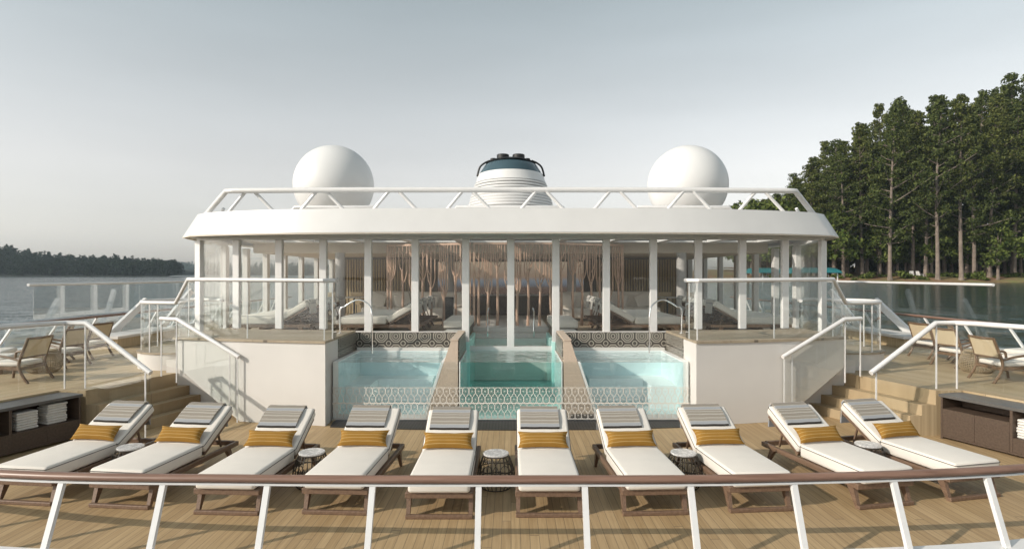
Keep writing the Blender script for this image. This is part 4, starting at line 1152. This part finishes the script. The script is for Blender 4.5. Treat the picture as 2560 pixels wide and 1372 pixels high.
for (xa, xb, lab) in ((-5.0, -3.15, 'in front of the left radome'), (-1.25, 1.2, 'in front of the funnel'), (2.95, 5.05, 'in front of the right radome')):
    q = thing('roof_guard_rail', 'low white guard rail on the roof %s' % lab, 'railing', group='low guard rails on the roof')
    MB().tube([(xa - 0.28, 13.95, 3.66), (xa, 13.9, 4.0), (xb, 13.9, 4.0), (xb + 0.28, 13.95, 3.66)], 0.05, 10).build('top_rail', 'metal', q, True)
    MB().tube([((xa * 2 + xb) / 3, 13.9, 3.66), ((xa * 2 + xb) / 3 + 0.2, 13.9, 3.96)], 0.03, 8).build('strut', 'metal', q, True)
    MB().tube([((xa + xb * 2) / 3, 13.9, 3.66), ((xa + xb * 2) / 3 - 0.2, 13.9, 3.96)], 0.03, 8).build('strut', 'metal', q, True)
for s in (-1, 1):
    rd = thing('radome', 'big white satellite dome on the roof, %s of the funnel' % SIDE[s], 'radome', (s * 4.71, 16.0, 4.83), 0, 'two white radomes on the roof')
    m = MB(); N = 48; K = 28
    prof = [(1.045 * math.sin(PI * k / K), -1.045 * math.cos(PI * k / K)) for k in range(1, K + 1)]
    m.lathe([(0.12, -1.042)] + prof[1:-1] + [(0.0001, 1.045)], N); m.build('dome', 'radome', rd, True)
    MB().lathe([(0.42, -1.172), (0.40, -0.98), (0.3, -0.97)], 28).build('pedestal', 'metal', rd, True)

fn = thing('funnel', 'white ribbed ship funnel with teal glass band and black crown', 'funnel', (0.0, 22.0, 0))
W = [(1.60, 4.6), (1.56, 4.95)]
def sect(w, z, dpt=1.25): return (w, z)
m = MB(); m.lathe([(1.60, 3.66), (1.56, 4.9), (1.40, 5.35), (1.26, 5.68)], 48, (0, 0), 1.0, 1.3); m.build('louvre_core', 'column', fn, True)
for k in range(10):
    z = 4.72 + k * 0.105; w = interp([4.6, 5.1, 5.75], [1.66, 1.50, 1.30], z)
    MB().lathe([(w - 0.07, z - 0.03), (w, z - 0.035), (w + 0.01, z), (w - 0.012, z + 0.035), (w - 0.07, z + 0.04)], 48, (0, 0), 1.0, 1.3).build('louvre', 'paint', fn, True)
MB().lathe([(1.31, 5.72), (1.27, 5.80), (1.19, 6.05)], 48, (0, 0), 1.0, 1.3).build('upper_band', 'paint', fn, True)
MB().lathe([(1.17, 6.03), (1.12, 6.15), (0.98, 6.38), (0.80, 6.50)], 48, (0, 0), 1.0, 1.3).build('glass_band', 'funnelblue', fn, True)
m = MB(); m.lathe([(0.86, 6.46), (0.90, 6.50), (0.72, 6.58), (0.0001, 6.60)], 40, (0, 0), 1.0, 1.3); m.build('crown', 'black', fn, True)
for x, y, r, h in ((-0.28, -0.5, 0.22, 6.74), (0.28, -0.5, 0.22, 6.74), (-0.62, -0.4, 0.12, 6.62), (0.60, -0.4, 0.10, 6.62), (-0.80, 0, 0.11, 6.55), (0.80, 0, 0.11, 6.55)):
    MB().lathe([(r, 6.45), (r, h - 0.02), (r - 0.02, h), (0.0001, h)], 20, (x, y)).build('exhaust_pipe', 'black', fn, True)
for s in (-1, 1):
    MB().tube(smoothpath([(s * 1.21, -0.35, 5.98), (s * 1.12, -0.35, 6.30), (s * 0.95, -0.35, 6.46), (s * 0.75, -0.35, 6.55)], 4), 0.035, 8).build('side_brace', 'black', fn, True)

# ------------------------------------------------------------------ right shore: bank, pines, undergrowth, boat shelters
SH = [(40, 620), (70, 470), (95, 340), (112, 282), (135, 262), (180, 254), (230, 250), (300, 236), (420, 215), (700, 190)]
m = MB()
sh = smoothpath([(x, y, 0) for x, y in SH], 6)
rows = [(0, -1.4), (0, -0.75), (3, -0.1), (10, 1.2), (30, 2.8), (90, 4.6), (300, 9.0)]
nn = len(sh); vs = []
for d, z in rows:
    for i, p in enumerate(sh):
        q = sh[min(i + 1, nn - 1)] - sh[max(i - 1, 0)]; nrm = Vector((-q.y, q.x, 0)).normalized()
        if nrm.y < 0: nrm = -nrm
        nrm = (nrm + Vector((0, 0.6, 0))).normalized()
        wob = 0.5 * math.sin(i * 1.3) if d > 2 else 0
        vs.append((p.x + nrm.x * d, p.y + nrm.y * d, z + wob * 0.5))
m.add(vs, [(r * nn + i, r * nn + i + 1, (r + 1) * nn + i + 1, (r + 1) * nn + i) for r in range(len(rows) - 1) for i in range(nn - 1)])
struct(m.build('shore_bank', 'ground', None, True))

def leaf_clump(m, rnd, c, r, n, size, flat=0.6):
    vs, fs = [], []
    for _ in range(n):
        while True:
            p = Vector((rnd.uniform(-1, 1), rnd.uniform(-1, 1), rnd.uniform(-1, 1)))
            if 0.1 < p.length < 1: break
        out_ = p.normalized()
        p = Vector((p.x * r, p.y * r, p.z * r * flat)) + Vector(c)
        nrm = (out_ * 0.7 + Vector((rnd.uniform(-1, 1), rnd.uniform(-1, 1), rnd.uniform(-0.3, 1)))).normalized()
        a = nrm.orthogonal().normalized(); b = nrm.cross(a)
        th = rnd.uniform(0, PI); a, b = a * math.cos(th) + b * math.sin(th), b * math.cos(th) - a * math.sin(th)
        s1 = size * rnd.uniform(0.6, 1.3); s2 = s1 * rnd.uniform(0.35, 0.7)
        k = len(vs)
        vs += [p - a * s1, p + b * s2 * 0.9, p + a * s1, p - b * s2]
        fs.append((k, k + 1, k + 2, k + 3))
    m.add(vs, fs)

def pine_meshes(seed, H=60.0, cb=0.40, rmax=8.5):
    rnd = random.Random(seed)
    tr = MB(); lean = (rnd.uniform(-1, 1), rnd.uniform(-1, 1))
    def axis(z): return Vector((lean[0] * (z / H) ** 2 * 2.2 + 0.4 * math.sin(z * 0.11 + seed), lean[1] * (z / H) ** 2 * 2, z))
    zs = [0, 1.2, 4, 12, 24, 36, 48, H * 0.96]
    tr.tube([axis(z) for z in zs], 0.72, 9, scales=[1.6, 1.15, 1.0, 0.88, 0.72, 0.55, 0.35, 0.12])
    cr = MB()
    nb = 78
    for i in range(nb):
        u = (i + rnd.uniform(-0.4, 0.4)) / (nb - 1); u = min(1, max(0, u)); z = H * (cb + (0.985 - cb) * u)
        prof = rmax * (0.55 + 0.6 * math.sin(PI * min(1, u * 1.2))) * (1 - u) ** 0.5
        ang = i * 2.399 + rnd.uniform(-0.6, 0.6); rl = prof * rnd.choice((0.4, 0.6, 0.8, 0.95, 1.1, 1.3)) + 0.5
        base = axis(z - rl * 0.3); tip = axis(z) + Vector((math.cos(ang) * rl, math.sin(ang) * rl, rnd.uniform(-0.1, 0.3) * rl))
        if i % 2 == 0: tr.tube([base, (base + tip) / 2 + Vector((0, 0, -0.3)), tip], 0.2, 5, scales=[1, 0.7, 0.3])
        for f in ((0.5, 0.78, 1.0) if rl > 4 else (0.6, 1.0)):
            c = base.lerp(tip, f) + Vector((rnd.uniform(-.9, .9), rnd.uniform(-.9, .9), rnd.uniform(0.1, 0.9)))
            leaf_clump(cr, rnd, c, (1.15 + 0.09 * rl) * rnd.uniform(0.6, 1.35), 36, 0.48, 0.62)
    for i in range(4):                              # dead stubs below the crown
        z = H * rnd.uniform(0.22, cb); a = rnd.uniform(0, 6.28); p = axis(z)
        tr.tube([p, p + Vector((math.cos(a) * 2.6, math.sin(a) * 2.6, 1.1))], 0.12, 5, scales=[1, 0.4])
    return tr, cr
def broad_meshes(seed, H=20.0, rx=7.5):
    rnd = random.Random(seed); tr = MB(); cr = MB()
    tr.tube([(0, 0, 0), (0.1, 0, H * 0.2), (0.3, 0.1, H * 0.45), (0.2, 0, H * 0.8)], 0.42, 7, scales=[1.4, 1, 0.8, 0.3])
    for i in range(46):
        u = rnd.random(); z = H * (0.30 + 0.66 * u); rr_ = rx * (1 - (2 * u - 0.85) ** 2 * 0.75) * math.sqrt(rnd.uniform(0.1, 1)); a = rnd.uniform(0, 6.28)
        c = (rr_ * math.cos(a), rr_ * math.sin(a), z)
        if i % 4 == 0: tr.tube([(0.1, 0, H * 0.3), (c[0] * 0.6, c[1] * 0.6, z * 0.8), c], 0.12, 5, scales=[1, 0.6, 0.3])
        leaf_clump(cr, rnd, c, rnd.uniform(1.5, 2.7), 46, 0.62, 0.7)
    return tr, cr

def make_tree(name, tr, cr, leaf, label, cat, group):
    t = thing(name, label, cat, group=group)
    tr.build('trunk', 'bark', t, True); cr.build('crown', leaf, t, normals=False)
    return t
rnd = random.Random(11)
TOPU = [1840, 1900, 1950, 2000, 2060, 2110, 2150, 2190, 2240, 2290, 2330, 2370, 2410, 2450, 2500, 2540, 2600, 2700, 2800]
TOPV = [520, 485, 462, 425, 345, 325, 305, 262, 232, 245, 248, 222, 228, 235, 200, 180, 175, 160, 150]
protos = {}
spots = []
# front row with open trunks, then two rows that close the wood behind
for i in range(17): spots.append((1895 + i * 46 + rnd.uniform(-20, 20), rnd.uniform(4, 18), 'front'))
for i in range(22): spots.append((1880 + i * 38 + rnd.uniform(-14, 14), rnd.uniform(20, 40), 'middle'))
for i in range(18): spots.append((1860 + i * 48 + rnd.uniform(-14, 14), rnd.uniform(48, 80), 'back'))
def shore_y(x): return interp([p.x for p in sh], [p.y for p in sh], x)
for u_, d_ in ((1892, 24), (1918, 30), (1944, 22), (1968, 28), (1996, 20), (2022, 26)): spots.append((u_, d_, 'middle'))
cnt = {'front': 0, 'middle': 0, 'back': 0}
for j, (u, dep, row) in enumerate(spots):
    k = (u - 1277) / 1500
    Y = 255.0
    for _ in range(6): Y = shore_y(k * Y) + dep
    X = k * Y
    vt = interp(TOPU, TOPV, u) + {'front': rnd.uniform(8, 95), 'middle': rnd.uniform(-8, 45), 'back': rnd.uniform(0, 30)}[row]
    zb = interp([0, 3, 10, 30, 90], [-0.75, -0.1, 1.2, 2.8, 4.6], dep) - 0.3
    H = 2.45 + (686 - vt) / 1500 * Y - zb
    vi = j % 5
    cnt[row] += 1
    lab = 'tall dark pine, %s from left in the %s row on the right shore' % (ORD[cnt[row] - 1] if cnt[row] <= 16 else 'number %d' % cnt[row], row)
    sc = H / 60.0
    sxy = 0.55 + 0.45 * sc
    if vi not in protos:
        tr, cr = pine_meshes(20 + vi, cb=[0.36, 0.44, 0.22, 0.48, 0.28][vi], rmax=[10.5, 9.2, 11.0, 8.6, 12.0][vi])
        protos[vi] = make_tree('pine_tree', tr, cr, 'pine' if vi % 2 == 0 else 'pine2', lab, 'tree', 'pines on the right shore')
        o = protos[vi]; o.location = (X, Y, zb); o.rotation_euler = (0, 0, rnd.uniform(0, 6.28)); o.scale = (sxy, sxy, sc)
    else: dup(protos[vi], (X, Y, zb), rnd.uniform(0, 6.28), lab, (sxy, sxy, sc))
# broadleaf understorey
bp = {}
und = []
for i in range(34): und.append((1850 + i * 24 + rnd.uniform(-12, 12), rnd.uniform(19, 44), rnd.uniform(0.9, 2.1)))
und += [(2495, 5, 1.25), (2085, 9, 1.5), (2200, 14, 1.2), (1935, 7, 1.9), (1985, 10, 1.7), (2035, 10, 1.4), (2330, 16, 1.2), (1900, 6, 1.6)]
for j, (u, dep, sc) in enumerate(und):
    k = (u - 1277) / 1500; Y = 255.0
    for _ in range(6): Y = shore_y(k * Y) + dep
    X = k * Y; zb = interp([0, 3, 10, 30, 90], [-0.75, -0.1, 1.2, 2.8, 4.6], dep) - 0.2
    vi = j % 3
    near = dep < 18
    lab = ('small bright broadleaf tree at the right waterside, ' if near else 'low dark broadleaf tree under the right shore pines, ') + ('number %d from left' % (1 + sum(1 for a in und if (a[1] < 18) == near and a[0] < u)))
    if vi not in bp:
        tr, cr = broad_meshes(70 + vi)
        bp[vi] = make_tree('broadleaf_tree', tr, cr, 'broad', lab, 'tree', 'broadleaf trees on the right shore')
        o = bp[vi]; o.location = (X, Y, zb); o.scale = (sc, sc, sc)
    else: dup(bp[vi], (X, Y, zb), rnd.uniform(0, 6.28), lab, (sc, sc, sc))
# bushes along the bank
bush0 = None
for j in range(26):
    u = 1900 + j * 27 + rnd.uniform(-9, 9); dep = rnd.uniform(3, 14); k = (u - 1277) / 1500; Y = 255.0
    for _ in range(6): Y = shore_y(k * Y) + dep
    X = k * Y; zb = interp([0, 3, 10, 30], [-0.75, -0.1, 1.2, 2.8], dep) - 0.2
    lab = 'low green bush on the right bank, number %d from the left' % (j + 1)
    if bush0 is None:
        m = MB(); rb = random.Random(5)
        for i in range(9): leaf_clump(m, rb, (rb.uniform(-2.2, 2.2), rb.uniform(-1.5, 1.5), rb.uniform(0.5, 1.6)), 1.1, 40, 0.42, 0.8)
        bush0 = tag(m.build('bush', 'broad', None, normals=False), lab, 'bush', 'bushes on the right bank'); o = bush0
    else:
        o = bush0.copy(); COL.objects.link(o); o['label'] = lab
    sc = rnd.uniform(0.55, 1.5); o.location = (X, Y, zb); o.scale = (sc, sc, sc * rnd.uniform(0.7, 1.1)); o.rotation_euler = (0, 0, rnd.uniform(0, 6))

for (u0, u1, Y, lab) in ((1962, 2092, 245, 'on the right'), (1868, 1955, 262, 'on the left')):
    X = ((u0 + u1) / 2 - 1277) / 1500 * Y; w = (u1 - u0) / 1500 * Y / 2
    b = thing('boat_shelter', 'teal canvas boat shelter on white posts at the far jetty, the one %s' % lab, 'boat shelter', (X, Y, 0), 0, 'teal boat shelters at the far jetty')
    prof = [(-1, 0.15), (-0.97, 0.62), (-0.85, 0.93), (-0.5, 1.0), (0.5, 1.0), (0.85, 0.93), (0.97, 0.62), (1, 0.15)]
    m = MB(); nP = len(prof); yy = [(-5, 0.2), (-4, 0.75), (-1.5, 1.0), (1.5, 1.0), (4, 0.75), (5, 0.2)]
    vs = [(p * w, y, 2.6 + 2.7 * z * f) for y, f in yy for p, z in prof]
    m.add(vs, [(i * nP + j, i * nP + j + 1, (i + 1) * nP + j + 1, (i + 1) * nP + j) for i in range(len(yy) - 1) for j in range(nP - 1)])
    m.build('canopy', 'canvas', b, True)
    for k in (-0.85, -0.3, 0.3, 0.85):
        for y in (-3.5, 3.5): MB().tube([(k * w, y, -1.4), (k * w, y, 3.1)], 0.22, 8).build('post', 'metal', b, True)
    MB().box(-w * 1.05, w * 1.05, 4.0, 6.5, -0.2, 0.1).build('jetty', 'column', b)
    bt = thing('motor_boat', 'white motor boat under the teal shelter %s' % lab, 'boat', (X, Y, -0.9), 0, 'white boats under the shelters')
    hw = w * 0.8
    secs = [(-1, 0.9, 1.6), (-0.6, 1.0, 1.7), (0.2, 1.0, 1.9), (0.7, 0.6, 2.1), (1.0, 0.05, 2.3)]
    vs = []
    for u, k, hgt in secs: vs += [(u * hw, -1.7 * k, hgt), (u * hw, -1.1 * k, 0.3), (u * hw, 0, 0), (u * hw, 1.1 * k, 0.3), (u * hw, 1.7 * k, hgt)]
    m = MB(); m.add(vs, [(i * 5 + j, i * 5 + j + 1, i * 5 + 5 + j + 1, i * 5 + 5 + j) for i in range(4) for j in range(4)] + [(i * 5, i * 5 + 4, i * 5 + 9, i * 5 + 5) for i in range(4)] + [(0, 1, 2, 3, 4)])
    m.build('hull', 'paint', bt)
    MB().rbox(-hw * 0.3, hw * 0.25, -1.0, 1.0, 1.95, 2.7, 0.2, 2).build('cabin', 'paint', bt, True)
for k, (u, lab) in enumerate(((2278, 'left one of the pair on the far bank'), (2300, 'right one of the pair on the far bank'))):
    Y = 266; g = thing('garden_chair', 'tiny white garden chair, ' + lab, 'chair', ((u - 1277) / 1500 * Y, Y, 1.35), R(150 - 40 * k), 'white garden chairs on the far bank')
    MB().slab([(-0.9, -0.8, 0.9), (0.9, -0.8, 0.9), (0.9, 0.9, 0.6), (-0.9, 0.9, 0.6)], (0, 0, 0.15)).build('seat', 'paint', g)
    MB().slab([(-0.9, 0.9, 0.6), (0.9, 0.9, 0.6), (0.75, 1.6, 2.6), (-0.75, 1.6, 2.6)], (0, 0.15, 0)).build('backrest', 'paint', g)
    for sx in (-1, 1):
        MB().box(sx * 1.0 - 0.1, sx * 1.0 + 0.1, -0.9, 1.2, 1.3, 1.42).build('armrest', 'paint', g)
        MB().box(sx * 1.0 - 0.1, sx * 1.0 + 0.1, -0.85, -0.65, -0.3, 1.29).build('leg', 'paint', g)

# ------------------------------------------------------------------ far wooded shore on the left
def far_wood(name, u0, u1, Y, vtop, n, seed, ts, leaf='farleaf'):
    rnd = random.Random(seed)
    base = MB(); N = 60
    us = [u0 + (u1 - u0) * i / N for i in range(N + 1)]
    tops = [interp([a for a, b in vtop], [b for a, b in vtop], u) for u in us]
    vs = []
    for u, v in zip(us, tops):
        x = (u - 1277) / 1500 * Y; h = max(1.0, (686 - v) / 1500 * Y + 2.45 - ts * 0.8)
        vs += [(x, Y, -1.5), (x, Y + 8, 0.5), (x * 1.08, Y + 120, h), (x * 1.2, Y + 400, h * 0.9)]
    base.add(vs, [(i * 4 + j, i * 4 + 4 + j, i * 4 + 5 + j, i * 4 + 1 + j) for i in range(N) for j in range(3)])
    struct(base.build('far_hill', 'hill', None, True))
    m = MB()
    for k in range(n):
        u = rnd.uniform(u0, u1); f = rnd.random()
        v = interp([a for a, b in vtop], [b for a, b in vtop], u)
        hh = max(1.0, (686 - v) / 1500 * Y + 2.45 - ts * 0.85)
        x = (u - 1277) / 1500 * Y; y = Y + 6 + f * 112; z = 0.3 + hh * f
        x *= 1 + 0.08 * f
        h = ts * rnd.uniform(0.7, 1.25)
        w = h * rnd.uniform(0.22, 0.36)
        for q in range(5):
            t = (q + 0.6) / 5
            leaf_clump(m, rnd, (x + rnd.uniform(-1, 1), y, z + h * (0.12 + 0.82 * t)), w * (1.1 - 0.75 * t), 13, h * 0.085, 0.9)
    o = m.build(name, leaf, None, normals=False)
    o['kind'] = 'stuff'
    return o
o = far_wood('far_forest', -260, 418, 900, [(-260, 585), (-60, 605), (0, 618), (60, 628), (150, 640), (200, 640), (245, 636), (300, 645), (330, 650), (380, 648), (410, 655), (428, 676)], 1500, 3, 17)
tag(o, 'dark blue green wood covering the nearer far shore on the left', 'forest')
o = far_wood('distant_forest', 400, 1400, 2300, [(400, 652), (470, 655), (520, 652), (640, 655), (760, 657), (900, 660), (1400, 662)], 1100, 4, 26, 'hazeleaf')
tag(o, 'wood with haze-paled leaf colour on the most distant shore behind the pavilion', 'forest')

# dense dark wood closing the right shore behind the pines
rnd2 = random.Random(41)
m = MB()
for k in range(520):
    u = rnd2.uniform(1850, 2800); kk = (u - 1277) / 1500; Y = 255.0; dep = rnd2.uniform(60, 110)
    for _ in range(5): Y = shore_y(kk * Y) + dep
    vt = interp(TOPU, TOPV, u) + 75
    top = (686 - vt) / 1500 * Y
    z = 1.0 + (rnd2.random() ** 0.8) * max(4, top - 6)
    leaf_clump(m, rnd2, (kk * Y, Y, z), rnd2.uniform(4, 6.5), 34, 2.0, 0.9)
for k in range(260):
    u = rnd2.uniform(1850, 2800); kk = (u - 1277) / 1500; Y = 255.0; dep = rnd2.uniform(46, 75)
    for _ in range(5): Y = shore_y(kk * Y) + dep
    leaf_clump(m, rnd2, (kk * Y, Y, rnd2.uniform(0.5, 14)), rnd2.uniform(3, 4.5), 34, 1.5, 0.9)
o = m.build('dense_wood', 'pine', None, normals=False); o['kind'] = 'stuff'
tag(o, 'dense dark wood filling the gaps behind the right shore pines', 'forest')

# ------------------------------------------------------------------ haze over the lake
t = NT('lake_haze')
t.n.remove(t.b)
pvn = t.new('ShaderNodeVolumePrincipled')
pvn.inputs['Color'].default_value = (0.72, 0.85, 0.97, 1)
pvn.inputs['Density'].default_value = 0.00010
pvn.inputs['Anisotropy'].default_value = 0.2
t.link(pvn.outputs[0], t.out.inputs['Volume'])
hz = MB().box(-3010, 3010, -310, 3010, -2.6, 170)
ho = hz.build('haze', t.m)
ho['kind'] = 'stuff'
tag(ho, 'thin pale haze over the lake that blues the far woods', 'haze')
